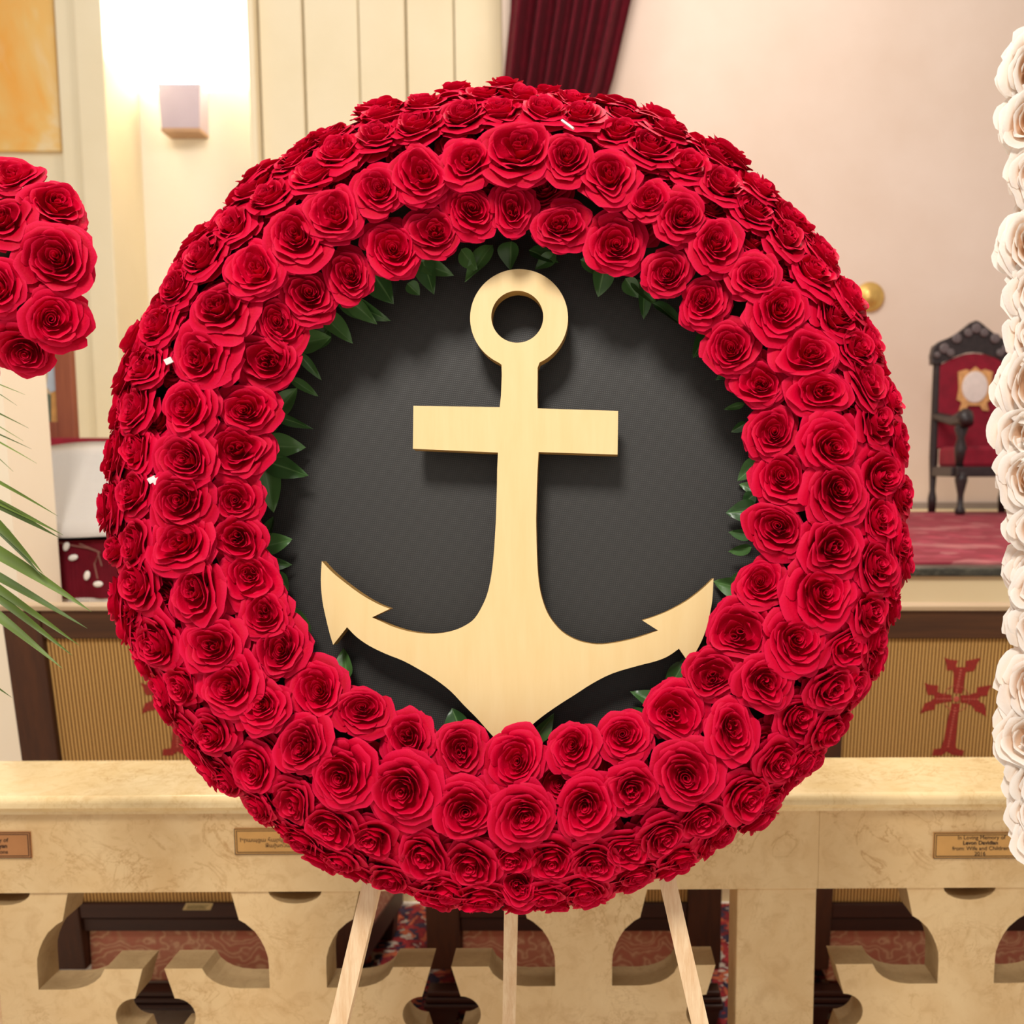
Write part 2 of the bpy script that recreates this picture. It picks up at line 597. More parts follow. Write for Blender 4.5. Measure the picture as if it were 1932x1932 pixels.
# ---------------------------------------------------------------- sconce in the niche
NB = LEFT_Y + 0.45
sx0, sx1 = X(300, 160, NB - 0.16), X(381, 160, NB - 0.16)
sz1, sz0 = Z(160, NB - 0.16, 340), Z(244, NB - 0.16, 340)
sc = thing('wall_sconce', 'small grey lavender uplight box shining up a tall wall niche', 'wall lamp', ((sx0 + sx1) / 2, NB, sz0))
w2, h2 = (sx1 - sx0) / 2, sz1 - sz0
bm = bmesh.new()
y0, t = -0.20, 0.012
for (x0, x1, ya, yb) in ((-w2, w2, y0, y0 + t), (-w2, -w2 + t, y0 + t, -0.001), (w2 - t, w2, y0 + t, -0.001)):
    vs = box(bm, x0, x1, ya, yb, 0, h2)
    for v in vs:
        if v.co.z < 0.01:
            v.co.x *= 0.88
obj('housing', bm, M['lavender'], sc)
obj('bottom_plate', boxm(-w2 * 0.9, w2 * 0.9, y0 - 0.004, -0.001, -0.03, 0.0), M['sconce_rim'], sc)
k = N('lamp_glow')
k.set(Base_Color=(1, 1, 1, 1), Emission_Color=(1, 0.98, 0.95, 1), Emission_Strength=6.0)
bm = bmesh.new()
lathe(bm, [(0.03, 0.0), (0.045, 0.05), (0.03, 0.10)], 0, -0.1, 12)
obj('bulb', bm, k.m, sc, True, loc=(0, 0, h2 * 0.3))
d = bpy.data.lights.new('sconce_lamp', 'AREA')
d.shape = 'RECTANGLE'
d.size, d.size_y = w2 * 1.7, 0.15
d.energy = 170
d.color = (1, 0.98, 0.95)
o = bpy.data.objects.new('sconce_lamp', d)
link(o)
o.location = ((sx0 + sx1) / 2, NB - 0.1, sz1 - 0.005)
o.rotation_euler = (pi, 0, 0)

# ---------------------------------------------------------------- mural on the far left wall
mx0, mx1 = X(-160, 100, LEFT_Y - 0.05), X(104, 100, LEFT_Y - 0.05)
mz0 = Z(284, LEFT_Y - 0.05, 60)
t_ = thing('wall_painting', 'large unframed wall painting washed in orange and cream, high at the left', 'painting', ((mx0 + mx1) / 2, LEFT_Y, mz0))
hw = (mx1 - mx0) / 2
obj('canvas', boxm(-hw, hw, -0.045, -0.001, 0, 2.6, bev=0.004), M['mural'], t_)

# ---------------------------------------------------------------- gilt boss on the pink wall
bm = bmesh.new()
lathe(bm, [(0.115, 0.0), (0.12, 0.02), (0.10, 0.035), (0.085, 0.03), (0.07, 0.05), (0.03, 0.065), (0.004, 0.07)], 0, 0, 24)
p = at_y(1640, 561, WALL_Y)
b_ = obj('wall_boss', bm, M['gold'], None, True, loc=(p.x, WALL_Y, p.z))
b_.rotation_euler = (pi / 2, 0, 0)
tag(b_, 'round gilt boss on the pink wall beside the wreath edge', 'wall ornament')

# ---------------------------------------------------------------- curtain
CY = WALL_Y - 0.28
bm = bmesh.new()
nu, nv = 90, 26
z_top, z_bot = 6.4, Z(900, CY, 1000)
rows = []
lft = [(-900, 985), (0, 962), (180, 944), (420, 905), (640, 880), (900, 870)]
rgt = [(-900, 1390), (0, 1191), (180, 1150), (420, 1060), (640, 985), (900, 975)]


def interp(tab, y):
    for (y0_, x0_), (y1_, x1_) in zip(tab, tab[1:]):
        if y <= y1_:
            s_ = (y - y0_) / (y1_ - y0_)
            return x0_ + (x1_ - x0_) * max(0, s_)
    return tab[-1][1]


rr = random.Random(4)
ph = [rr.uniform(0, 6.28) for _ in range(4)]
for j in range(nv + 1):
    py = -880 + (900 + 880) * j / nv
    row = []
    for i in range(nu + 1):
        u = i / nu
        px = interp(lft, py) + (interp(rgt, py) - interp(lft, py)) * u
        w_ = u + 0.012 * sin(9 * u + ph[0])
        dd = 0.12 * sin(2 * pi * 6.5 * w_ + ph[1]) + 0.03 * sin(2 * pi * 13 * w_ + ph[2])
        q = at_y(px, py, CY)
        row.append(bm.verts.new((q.x, CY + dd, q.z)))
    rows.append(row)
for a, b in zip(rows, rows[1:]):
    for i in range(nu):
        bm.faces.new((a[i], b[i], b[i + 1], a[i + 1]))
bmesh.ops.solidify(bm, geom=bm.faces[:], thickness=0.006)
cu = thing('curtain', 'deep red pleated curtain hanging behind the top of the wreath', 'curtain', (X(1000, 900, CY), CY, STAGE_Z))
cc = obj('drape', bm, M['curtain'], cu, True)
cc.location = -Vector(cu.location)
bm = bmesh.new()
tube(bm, [(-1.0, 0, 0), (2.2, 0, 0)], 0.03, 10)
o = obj('curtain_rod', bm, M['gold'], cu, True)
q = at_y(1100, -880, CY)
o.location = (q.x - cu.location.x - 0.6, 0, q.z - cu.location.z + 0.02)
bm = bmesh.new()
q = at_y(930, 700, CY)
tube(bm, [(-0.28, -0.14, 0.03), (0, -0.17, -0.02), (0.28, -0.14, 0.05), (0.3, 0.1, 0.07), (0.0, 0.14, 0.0), (-0.28, 0.12, 0.03)], 0.035, 8)
o = obj('tieback', bm, M['gold'], cu, True)
o.location = (q.x - cu.location.x, 0, q.z - cu.location.z)
q2 = STAGE_Z - cu.location.z
bm = bmesh.new()
zb = at_y(930, 900, CY).z
box(bm, X(872, 900, CY), X(972, 900, CY), CY - 0.06, CY + 0.06, STAGE_Z, zb + 0.02, 0.02)
o = obj('curtain_tail', bm, M['curtain'], cu)
o.location = -Vector(cu.location)

# ---------------------------------------------------------------- stage carpet and lower rug
cp = obj('stage_carpet', boxm(X(1250, 1000, STAGE_Y + 0.3), 4.8, STAGE_Y + 0.13, CARPET_Y, STAGE_Z, STAGE_Z + 0.012), M['stage_carpet'])
tag(cp, 'faded crimson patterned carpet on the raised stage under the throne chair', 'carpet')
RX0 = at_z(420, 1900, 0).x
rg = thing('oriental_rug', 'oriental rug in red navy and ivory on the floor under the choir chairs', 'rug', (RX0, 2.25, 0))
obj('field', boxm(0.12, 3.1, 0.1, STAGE_Y - 2.35, 0.0, 0.012), M['rug'], rg)
bm = bmesh.new()
box(bm, 0.0, 3.2, 0.0, 0.1, 0, 0.011)
box(bm, 0.0, 3.2, STAGE_Y - 2.35, STAGE_Y - 2.26, 0, 0.011)
box(bm, 0.0, 0.12, 0.1, STAGE_Y - 2.35, 0, 0.011)
box(bm, 3.1, 3.2, 0.1, STAGE_Y - 2.35, 0, 0.011)
obj('border', bm, M['rug'], rg)

# ---------------------------------------------------------------- throne chair on the stage
TY = 7.55
tx = X(1838, 800, TY)
pz = lambda py, y=TY: Z(py, y, 1838) - STAGE_Z
sx = TY / F * 1.0
hwid = 74 * sx * 1.005
tr = thing('throne_chair', 'carved dark wood throne with crimson velvet back and gold emblem', 'chair', (tx, TY, STAGE_Z + 0.0125))
# back frame posts
for s in (-1, 1):
    bm = bmesh.new()
    lathe(bm, [(0.028, 0), (0.034, 0.1), (0.022, 0.16), (0.034, 0.4), (0.03, pz(690)), (0.036, pz(680))], s * (hwid - 0.03), 0.08, 10)
    obj('leg', bm, M['ebony'], tr, True, label=None)
# crest: an arched pierced board
bm = bmesh.new()
top = [(-1.06, 690), (-1.08, 672), (-1.03, 655), (-0.86, 645), (-0.62, 638), (-0.42, 629), (-0.24, 618), (-0.10, 609), (0.0, 606), (0.10, 609), (0.24, 618), (0.42, 629), (0.62, 638), (0.86, 645), (1.03, 655), (1.08, 672), (1.06, 690)]
und = [(0.9, 690), (0.72, 684), (0.5, 674), (0.25, 667), (0.0, 665), (-0.25, 667), (-0.5, 674), (-0.72, 684), (-0.9, 690)]
extrude_outline(bm, [(a * hwid, pz(b)) for a, b in top + und], -0.02, 0.05, lambda x, z, dd: Vector((x, 0.06 + dd, z)), bev=0.006)
cr = obj('crest', bm, M['ebony'], tr)
for (a, b, r) in ((0.0, 622, 0.035), (-0.2, 630, 0.03), (0.2, 630, 0.03), (-0.48, 641, 0.035), (0.48, 641, 0.035), (-0.78, 660, 0.036), (-0.62, 668, 0.028), (0.78, 660, 0.036), (0.62, 668, 0.028), (-0.95, 672, 0.022), (0.95, 672, 0.022)):
    bm = bmesh.new()
    lathe(bm, [(r, 0), (r * 1.05, 0.012), (r * 0.7, 0.022), (r * 0.45, 0.014), (0.004, 0.024)], 0, 0, 14)
    o = obj('rosette', bm, plain('grey_carving', lin(110, 96, 96), 0.35, 0, 0.2, 40) if 'grey_carving' not in bpy.data.materials else bpy.data.materials['grey_carving'], cr, True)  # rosettes a paler grey than the crest board
    o.location = (a * hwid, 0.04, pz(b))
    o.rotation_euler = (pi / 2, 0, 0)
bm = bmesh.new()
bp = [(-0.86, 850), (-0.86, 692)] + [(-x, y) for x, y in [(0.72, 686), (0.5, 677), (0.25, 670)]] + [(0, 668), (0.25, 670), (0.5, 677), (0.72, 686), (0.86, 692), (0.86, 850)]
extrude_outline(bm, [(a * hwid, pz(b)) for a, b in bp], 0.0, 0.08, lambda x, z, dd: Vector((x, 0.045 + dd, z)), bev=0.012)
bk = obj('backrest', bm, M['velvet'], tr, label='crimson velvet back panel')
# emblem: gold mantle, pale oval, small feet and a crown
em = bmesh.new()
extrude_outline(em, [(x * 0.30 * hwid * 1.45, pz(y)) for x, y in [(-1.0, 704), (-0.55, 699), (-0.3, 702), (0, 694), (0.3, 702), (0.55, 699), (1.0, 704), (0.92, 735), (1.0, 757), (0.72, 762), (0.86, 778), (0.5, 777), (0.35, 768), (-0.35, 768), (-0.5, 777), (-0.86, 778), (-0.72, 762), (-1.0, 757), (-0.92, 735)]], 0, 0.008, lambda x, z, dd: Vector((x + 0.02 * hwid, 0.032 + dd, z)))
eo = obj('emblem', em, plain('gold_embroidery', lin(214, 156, 96), 0.6, 0, 0.25, 26), bk, label='embroidered gold and ivory emblem')
em = bmesh.new()
lathe(em, [(0.105, 0.0), (0.10, 0.008), (0.03, 0.012), (0.004, 0.012)], 0, 0, 20)
o = obj('emblem_oval', em, plain('ivory_embroidery', lin(232, 216, 208), 0.7, 0, 0.06, 30), bk)
o.location = (0.02 * hwid, 0.034, pz(733))
o.rotation_euler = (pi / 2, 0, 0)
o.scale = (0.92, 1.1, 1)
# seat, arms, front legs
sf = -0.40
obj('seat', boxm(-hwid * 0.84, hwid * 0.84, sf + 0.02, 0.04, pz(886, 7.2), pz(845, 7.2), bev=0.03), M['velvet'], tr, label='crimson velvet seat')
bm = bmesh.new()
box(bm, -hwid * 0.88, hwid * 0.88, sf - 0.01, sf + 0.04, pz(903, 7.2), pz(884, 7.2), 0.008)
for s in (-1, 1):
    box(bm, s * hwid * 0.86 - 0.03, s * hwid * 0.86 + 0.03, sf + 0.03, 0.08, pz(903, 7.2), pz(884, 7.2), 0.008)
obj('seat_rail', bm, M['ebony'], tr)
for s in (-1, 1):
    bm = bmesh.new()
    lathe(bm, [(0.03, 0), (0.04, 0.03), (0.022, 0.06), (0.022, 0.14), (0.045, 0.24), (0.042, 0.30)], s * hwid * 0.72, sf + 0.03, 10)
    obj('leg', bm, M['ebony'], tr, True)
    bm = bmesh.new()
    lathe(bm, [(0.03, pz(884, 7.2)), (0.045, pz(850, 7.2)), (0.025, pz(830, 7.2)), (0.05, pz(812, 7.2)), (0.03, pz(800, 7.2))], s * hwid * 0.74, sf + 0.05, 10)
    obj('arm_post', bm, M['ebony'], tr, True)
    bm = bmesh.new()
    za = pz(800, 7.3)
    tube(bm, [(s * hwid * 0.74, sf - 0.06, za - 0.02), (s * hwid * 0.74, sf - 0.02, za + 0.03), (s * hwid * 0.80, sf + 0.15, za + 0.01), (s * hwid * 0.9, 0.08, za + 0.06)], [0.045, 0.06, 0.038, 0.03], 10)
    obj('arm', bm, M['ebony'], tr, True)

# ---------------------------------------------------------------- left: velvet table with a framed icon, cloth-covered lectern, pedestal
VY = 5.0
vz = Z(826, VY, 120)
vx0, vx1 = X(-260, 840, VY), X(330, 840, VY)
vt = thing('velvet_altar_table', 'low table draped in dark red velvet on the stage under the icon', 'table', ((vx0 + vx1) / 2, VY + 0.3, STAGE_Z))
hw = (vx1 - vx0) / 2
obj('tabletop', boxm(-hw + 0.02, hw - 0.02, -0.28, 0.28, vz - STAGE_Z - 0.05, vz - STAGE_Z - 0.014), M['walnut'], vt)
bm = bmesh.new()
box(bm, -hw, hw, -0.30, 0.30, vz - STAGE_Z - 0.013, vz - STAGE_Z, 0.004)
n_ = 80
for side in (-1,):
    prev = None
    for i in range(n_ + 1):
        x = -hw + 2 * hw * i / n_
        yy = side * (0.305 + 0.012 * sin(i * 0.9))
        a, b = bm.verts.new((x, side * 0.30, vz - STAGE_Z - 0.004)), bm.verts.new((x, yy, 0.01))
        if prev:
            bm.faces.new((prev[0], prev[1], b, a))
        prev = (a, b)
obj('velvet_cover', bm, M['velvet'], vt)
for sx_ in (-1, 1):
    for sy_ in (-1, 1):
        obj('leg', boxm(sx_ * (hw - 0.06) - 0.025, sx_ * (hw - 0.06) + 0.025, sy_ * 0.22 - 0.025, sy_ * 0.22 + 0.025, 0, vz - STAGE_Z - 0.05), M['walnut'], vt)

IY = VY + 0.22
ix1, ix0 = X(147, 826, IY), X(-30, 826, IY)
iz0, iz1 = vz, Z(560, IY, 60)
ic = thing('framed_icon', 'brown framed religious painting of robed figures standing on the velvet table', 'painting', ((ix0 + ix1) / 2, IY, iz0))
hw, hh = (ix1 - ix0) / 2, iz1 - iz0
fw = 0.085
bm = bmesh.new()
for b_ in ((-hw, -hw + fw, 0, hh), (hw - fw, hw, 0, hh), (-hw + fw, hw - fw, 0, fw), (-hw + fw, hw - fw, hh - fw, hh)):
    box(bm, b_[0], b_[1], -0.03, 0.02, b_[2], b_[3], 0.004)
obj('frame', bm, wood('brown_frame_wood', lin(128, 64, 40), lin(152, 82, 52), 0.5, 14, 'Z'), ic)
pc = obj('picture', boxm(-hw + fw, hw - fw, -0.006, 0.014, fw, hh - fw), plain('painted_ground', lin(196, 172, 140), 0.8, 0, 0.15, 8), ic)


def patch(pts, c, name):
    bm = bmesh.new()
    P2 = []
    for (px, py) in pts:
        q = at_y(px, py, IY - 0.008)
        P2.append((q.x - ic.location.x, q.z - ic.location.z))
    extrude_outline(bm, P2, -0.009, -0.0065, lambda x, z, dd: Vector((x, dd, z)))
    obj(name, bm, plain(name + '_paint', c, 0.8, 0, 0.12, 20), pc)


patch([(92, 690), (119, 690), (119, 728), (112, 736), (96, 740), (88, 730)], lin(176, 184, 196), 'sky_area')
patch([(96, 742), (119, 728), (117, 812), (100, 818), (96, 790)], lin(204, 150, 84), 'ochre_robe')
patch([(54, 760), (70, 748), (88, 742), (97, 745), (97, 812), (86, 806), (68, 800)], lin(96, 108, 92), 'green_robe')
patch([(53, 770), (68, 764), (74, 795), (56, 798)], lin(186, 92, 66), 'red_robe')
patch([(52, 700), (76, 700), (80, 716), (66, 742), (54, 736)], lin(206, 176, 144), 'figure_head')
patch([(57, 798), (75, 796), (92, 818), (60, 822)], lin(222, 200, 194), 'white_robe')

LY = 3.33
lx0, lx1 = X(-30, 940, LY), X(236, 940, LY)
lc = thing('lectern', 'wooden lectern under a crimson velvet cover embroidered with white buds', 'lectern', ((lx0 + lx1) / 2, LY, 0))
hw = (lx1 - lx0) / 2
zt0, zt1 = Z(1010, LY - 0.04, 140), Z(842, LY + 0.30, 140)
zb = Z(1129, LY - 0.05, 140)
obj('pedestal', boxm(-0.07, 0.07, 0.06, 0.2, 0.04, zb + 0.06, bev=0.01), M['walnut_v'], lc)
obj('base', boxm(-hw * 0.9, hw * 0.9, 0.0, 0.26, 0, 0.05, bev=0.008), M['walnut'], lc)
bm = bmesh.new()
hexa(bm, [(-hw, -0.035, zb + 0.04), (hw, -0.035, zb + 0.04), (hw, 0.27, zb + 0.04), (-hw, 0.27, zb + 0.04), (-hw, -0.035, zt0 - 0.015), (hw, -0.035, zt0 - 0.015), (hw, 0.27, zt1 - 0.03), (-hw, 0.27, zt1 - 0.03)])
obj('desk', bm, M['walnut'], lc)
bm = bmesh.new()
n_ = 40
prev = None
for i in range(n_ + 1):
    x = -hw - 0.006 + (2 * hw + 0.012) * i / n_
    wv = 0.005 * sin(i * 0.7)
    a, b = bm.verts.new((x, -0.050, zt0 - 0.001)), bm.verts.new((x, -0.052 + wv, zb))
    if prev:
        bm.faces.new((prev[0], prev[1], b, a))
    prev = (a, b)
bmesh.ops.solidify(bm, geom=bm.faces[:], thickness=0.003)
vc = obj('velvet_cover', bm, M['velvet'], lc, label='crimson velvet cover with white bud embroidery')


def onfront(px, py, off=0.058):
    q = at_y(px, py, LY - off)
    return Vector((q.x - lc.location.x, q.y - lc.location.y, q.z))


for (px, py, a_) in ((125, 1031, 0.4), (138, 1052, 1.3), (164, 1086, 0.3), (185, 1102, 1.5), (98, 1086, 0.2)):
    bm = bmesh.new()
    bmesh.ops.create_uvsphere(bm, u_segments=10, v_segments=6, radius=1)
    o = obj('embroidered_bud', bm, M['white_paint'], vc, True)
    o.location = onfront(px, py)
    o.scale = (0.010, 0.003, 0.016)
    o.rotation_euler = (0, a_, 0)
bm = bmesh.new()
for pts in ([(112, 1024), (140, 1030), (165, 1034), (188, 1042)], [(188, 1042), (178, 1064), (184, 1092)], [(150, 1026), (184, 1040), (192, 1068)], [(88, 1096), (104, 1112), (124, 1126)]):
    tube(bm, [onfront(x, y, 0.056) for x, y in pts], 0.0022, 5)
obj('embroidered_stems', bm, plain('olive_thread', lin(140, 96, 84), 0.8, 0, 0.1, 60), vc)
bm = bmesh.new()
for i in range(56):
    x = -hw + 2 * hw * i / 55
    box(bm, x - 0.0022, x + 0.0022, -0.053, -0.049, zb - 0.022, zb + 0.002)
fr = obj('fringe', bm, M['white_paint'], vc)
fr['kind'] = 'stuff'

bm = bmesh.new()
nn = 24
rows = []
for j in range(13):
    s_ = j / 12
    row = []
    for i in range(nn + 1):
        u = i / nn
        if s_ < 0.15:
            k_ = s_ / 0.15
            y_, z_ = -0.070, (zt0 - 0.012) + (0.012 + 0.004) * k_
        else:
            k_ = (s_ - 0.15) / 0.85
            y_, z_ = -0.070 + 0.349 * k_, zt0 + 0.004 + (zt1 - zt0) * k_
        z_ += 0.010 * sin(pi * u) * (1 if s_ > .15 else 0.0) + 0.003 * sin(7 * u + 5 * s_) + 0.022 * (u - 0.5) * s_
        row.append(bm.verts.new((-hw - 0.004 + (2 * hw + 0.008) * u, y_, z_)))
    rows.append(row)
for a, b in zip(rows, rows[1:]):
    for i in range(nn):
        bm.faces.new((a[i], a[i + 1], b[i + 1], b[i]))
bmesh.ops.solidify(bm, geom=bm.faces[:], thickness=0.003)
cl = obj('linen_cloth', bm, M['linen'], None, True, loc=tuple(lc.location))
tag(cl, 'white linen cloth draped over the sloping top of the velvet lectern', 'cloth')

PY = 2.98
pd = thing('plinth', 'tall tapering cream painted plinth at the left edge behind the palm', 'plinth', (X(-80, 1100, PY), PY + 0.11, 0))
pa, pb = at_y(50, 715, PY + 0.13), at_y(82, 1140, PY + 0.13)
slope = (pb.x - pa.x) / (pa.z - pb.z)
xr = lambda z: pa.x + slope * (pa.z - z) - pd.location.x
zt = Z(676, PY, 40)
bm = bmesh.new()
wd = 0.42
hexa(bm, [(xr(0.1) - wd, -0.11, 0.1), (xr(0.1), -0.11, 0.1), (xr(0.1), 0.13, 0.1), (xr(0.1) - wd, 0.13, 0.1),
          (xr(zt) - wd + 0.06, -0.11, zt), (xr(zt), -0.11, zt), (xr(zt), 0.13, zt), (xr(zt) - wd + 0.06, 0.13, zt)])
obj('shaft', bm, M['pedestal'], pd)
obj('base', boxm(xr(0.1) - wd - 0.02, xr(0.1) + 0.02, -0.14, 0.16, 0, 0.1, bev=0.008), M['pedestal'], pd)

# ---------------------------------------------------------------- choir chairs behind the rail
LEAN = radians(7)
BY = 2.70
BZ = Z(1690, BY, 1080)


def back_y(z): return BY - (z - BZ) * math.tan(LEAN)


def on_back(px, py):
    """Where the sight line through a pixel meets the leaning back plane."""
    d_ = ray(px, py)
    tl = math.tan(LEAN)
    t_ = (BY + (BZ - EYE.z) * tl) / (d_.y + d_.z * tl)
    return EYE + d_ * t_


CH = 0.405
zt_top, zt_cap = on_back(1080, 1150).z, on_back(1080, 1143).z
z_f1, z_f0 = on_back(1080, 1203).z, on_back(1080, 1700).z
z_r0 = on_back(1080, 1755).z
cx_c = on_back(1783, 1690).x


def leanbox(bm, x0, x1, z0, z1, f, b, bev=0.0):
    """A board lying in the leaning back plane, from f in front of it to b behind it (local y, chair at BY)."""
    g = lambda x, z, dd: Vector((x, back_y(z) - BY + dd, z))
    vs = hexa(bm, [g(x0, z0, f), g(x1, z0, f), g(x1, z0, b), g(x0, z0, b), g(x0, z1, f), g(x1, z1, f), g(x1, z1, b), g(x0, z1, b)])
    if bev:
        bmesh.ops.bevel(bm, geom=list({e for v in vs for e in v.link_edges}), offset=bev, segments=2, affect='EDGES', profile=0.5)


def make_choir_chair():
    c = thing('choir_chair', 'dark wood choir chair with ribbed gold back and red cross, beside the white roses', 'chair', (cx_c, BY, 0), 'choir chairs seen from behind over the marble rail')
    st = 0.092
    for s in (-1, 1):
        bm = bmesh.new()
        a, b = sorted((s * CH, s * (CH - st)))
        leanbox(bm, a, b, 0.16, zt_top, -0.022, 0.03, 0.004)
        obj('stile', bm, M['walnut_v'], c)
    bm = bmesh.new()
    leanbox(bm, -CH + st, CH - st, z_f1, zt_top, -0.018, 0.03, 0.003)
    obj('top_rail', bm, M['walnut'], c)
    bm = bmesh.new()
    leanbox(bm, -CH - 0.008, CH + 0.008, zt_top, zt_cap + 0.004, -0.03, 0.045, 0.003)
    obj('top_cap', bm, M['lit_edge'], c, label='top edge with caught light painted in pale')
    bm = bmesh.new()
    leanbox(bm, -CH + st, CH - st, z_f0 - 0.045, z_f0, -0.018, 0.03, 0.004)
    leanbox(bm, -CH + st, CH - st, z_r0, z_f0 - 0.049, -0.008, 0.03, 0.004)
    obj('bottom_rail', bm, M['mahogany'], c)
    bm = bmesh.new()
    leanbox(bm, -CH + st - 0.001, CH - st + 0.001, z_f0 - 0.001, z_f1 + 0.001, -0.004, 0.02)
    cu = obj('back_upholstery', bm, M['ribbed'], c, label='ribbed gold brown fabric back')
    # embroidered cross (flat thread relief), drawn in pixels about its centre
    K = 1 / 7.983
    cpx, cpy = 1690 + 900 * K, 1210 + 860 * K

    def pt(x, y, off=0.006):
        q = on_back(1690 + x * K, 1210 + y * K)
        return Vector((q.x - cx_c, q.y - BY - off, q.z))

    def poly(bm, pts, off):
        a = [bm.verts.new(pt(x, y, off)) for x, y in pts]
        b = [bm.verts.new(pt(x, y, 0.0035)) for x, y in pts]
        bm.faces.new(a)
        for i in range(len(pts)):
            j = (i + 1) % len(pts)
            bm.faces.new((a[j], a[i], b[i], b[j]))
    bm = bmesh.new()
    poly(bm, [(720, 238), (800, 270), (925, 285), (900, 350), (905, 385), (1040, 385), (1045, 290), (1130, 275), (1265, 245), (1215, 330), (1165, 440), (1050, 455), (1020, 560), (1005, 700), (985, 780), (865, 770), (860, 640), (865, 500), (850, 430), (760, 430), (750, 320)], 0.006)
    poly(bm, [(425, 620), (510, 650), (630, 660), (620, 760), (700, 785), (830, 800), (830, 900), (700, 915), (590, 940), (570, 1020), (440, 1045), (360, 1085), (430, 930), (520, 895), (575, 850), (560, 800), (470, 800), (455, 720)], 0.006)
    poly(bm, [(965, 805), (1090, 800), (1215, 765), (1215, 690), (1330, 670), (1425, 655), (1385, 740), (1360, 815), (1260, 820), (1225, 865), (1250, 905), (1325, 940), (1345, 1040), (1350, 1130), (1280, 1075), (1180, 1040), (1160, 985), (1080, 925), (965, 915)], 0.006)
    poly(bm, [(835, 930), (960, 930), (925, 1120), (900, 1400), (890, 1560), (910, 1610), (1015, 1640), (1000, 1715), (850, 1705), (760, 1650), (680, 1710), (540, 1710), (560, 1620), (670, 1605), (715, 1480), (770, 1200), (810, 1030)], 0.006)
    obj('embroidered_cross', bm, M['thread'], cu, label='red embroidered cross')
    bm = bmesh.new()

    def bead(x, y, r):
        q = pt(x, y, 0.0062)
        rx = r * K * BY / F
        vs = [bm.verts.new(q + Vector((rx * cos(a), -0.0012, rx * sin(a)))) for a in [2 * pi * i / 8 for i in range(8)]]
        top_ = bm.verts.new(q + Vector((0, -0.003, 0)))
        for i in range(8):
            bm.faces.new((vs[i], vs[(i + 1) % 8], top_))
    for i in range(9):
        bead(965 - i * 8, 430 + i * 42, 20)
    for i in range(15):
        bead(880 - i * 7.5, 1000 + i * 41, 18)
    for i in range(6):
        bead(610 + i * 42, 860, 16)
        bead(1010 + i * 40, 865, 16)
    bead(900, 860, 45)
    for a in range(28):
        an = 2 * pi * a / 28
        bead(900 + 190 * cos(an), 850 + 190 * sin(an), 12)
    sd = obj('cross_stitching', bm, M['thread_pale'], cu)
    # seat box, cushion, arms
    zb0, zb1 = Z(1862, BY, 1080), z_r0 - 0.004
    obj('seat_box', boxm(-CH + st, CH - st, 0.03, 0.56, zb0, zb1 + 0.05, bev=0.006), M['damask'], c, label='rose beige damask seat box')
    obj('seat_cushion', boxm(-CH + st, CH - st, 0.06, 0.6, zb1 + 0.05, zb1 + 0.17, bev=0.03), M['damask'], c)
    for s in (-1, 1):
        a, b = sorted((s * CH, s * (CH - 0.07)))
        bm = bmesh.new()
        hexa(bm, [(a, 0.035, 0.245), (b, 0.035, 0.245), (b, 0.56, 0.165), (a, 0.56, 0.165), (a, 0.0, 0.66), (b, 0.0, 0.66), (b, 0.60, 0.64), (a, 0.60, 0.64)])
        ar = obj('arm', bm, M['damask'], c, label='damask covered arm')
        bm = bmesh.new()
        a2, b2 = a - 0.006, b + 0.006
        hexa(bm, [(a2, 0.03, 0.17), (b2, 0.03, 0.17), (b2, 0.58, 0.10), (a2, 0.58, 0.10), (a2, 0.03, 0.245), (b2, 0.03, 0.245), (b2, 0.58, 0.165), (a2, 0.58, 0.165)])
        obj('arm_moulding', bm, M['mahogany'], ar)
    bm = bmesh.new()
    for i in range(3):
        z1 = zb0 - 0.002 - i * 0.017
        box(bm, -CH - 0.004 * i, CH + 0.004 * i, -0.024 - 0.005 * i, 0.03, z1 - 0.015, z1, 0.004)
    obj('base_moulding', bm, M['mahogany'], c)
    zl = zb0 - 0.05
    for s in (-1, 1):
        for yy in (0.0, 0.52):
            x0 = s * (CH - 0.045)
            bm = bmesh.new()
            vs = box(bm, x0 - 0.045, x0 + 0.045, yy - 0.03, yy + 0.05, 0.013, zl + (0 if yy < 0.1 else 0.09), 0)
            for v in vs:
                if v.co.z < 0.02:
                    v.co.x = x0 + (v.co.x - x0) * 0.7
            obj('leg', bm, M['mahogany'], c)
    return c


def copy_tree(o, parent=None):
    n_ = o.copy()
    COL.objects.link(n_)
    n_.parent = parent
    for ch in list(o.children):
        copy_tree(ch, n_)
    return n_


chair_c = make_choir_chair()
ca = copy_tree(chair_c)
ca.location.x = on_back(381, 1690).x
ca.scale.x = 1.065
ca['label'] = 'dark wood choir chair with ribbed gold back, left of the wreath by the palm'
for ch in ca.children:
    if ch.name.startswith('back_upholstery'):
        for g_ in ch.children:
            g_.location.x += 0.008
cb = copy_tree(chair_c)
cb.location.x = on_back(1082, 1690).x
cb['label'] = 'dark wood choir chair directly behind the wreath, glimpsed through the rail below it'
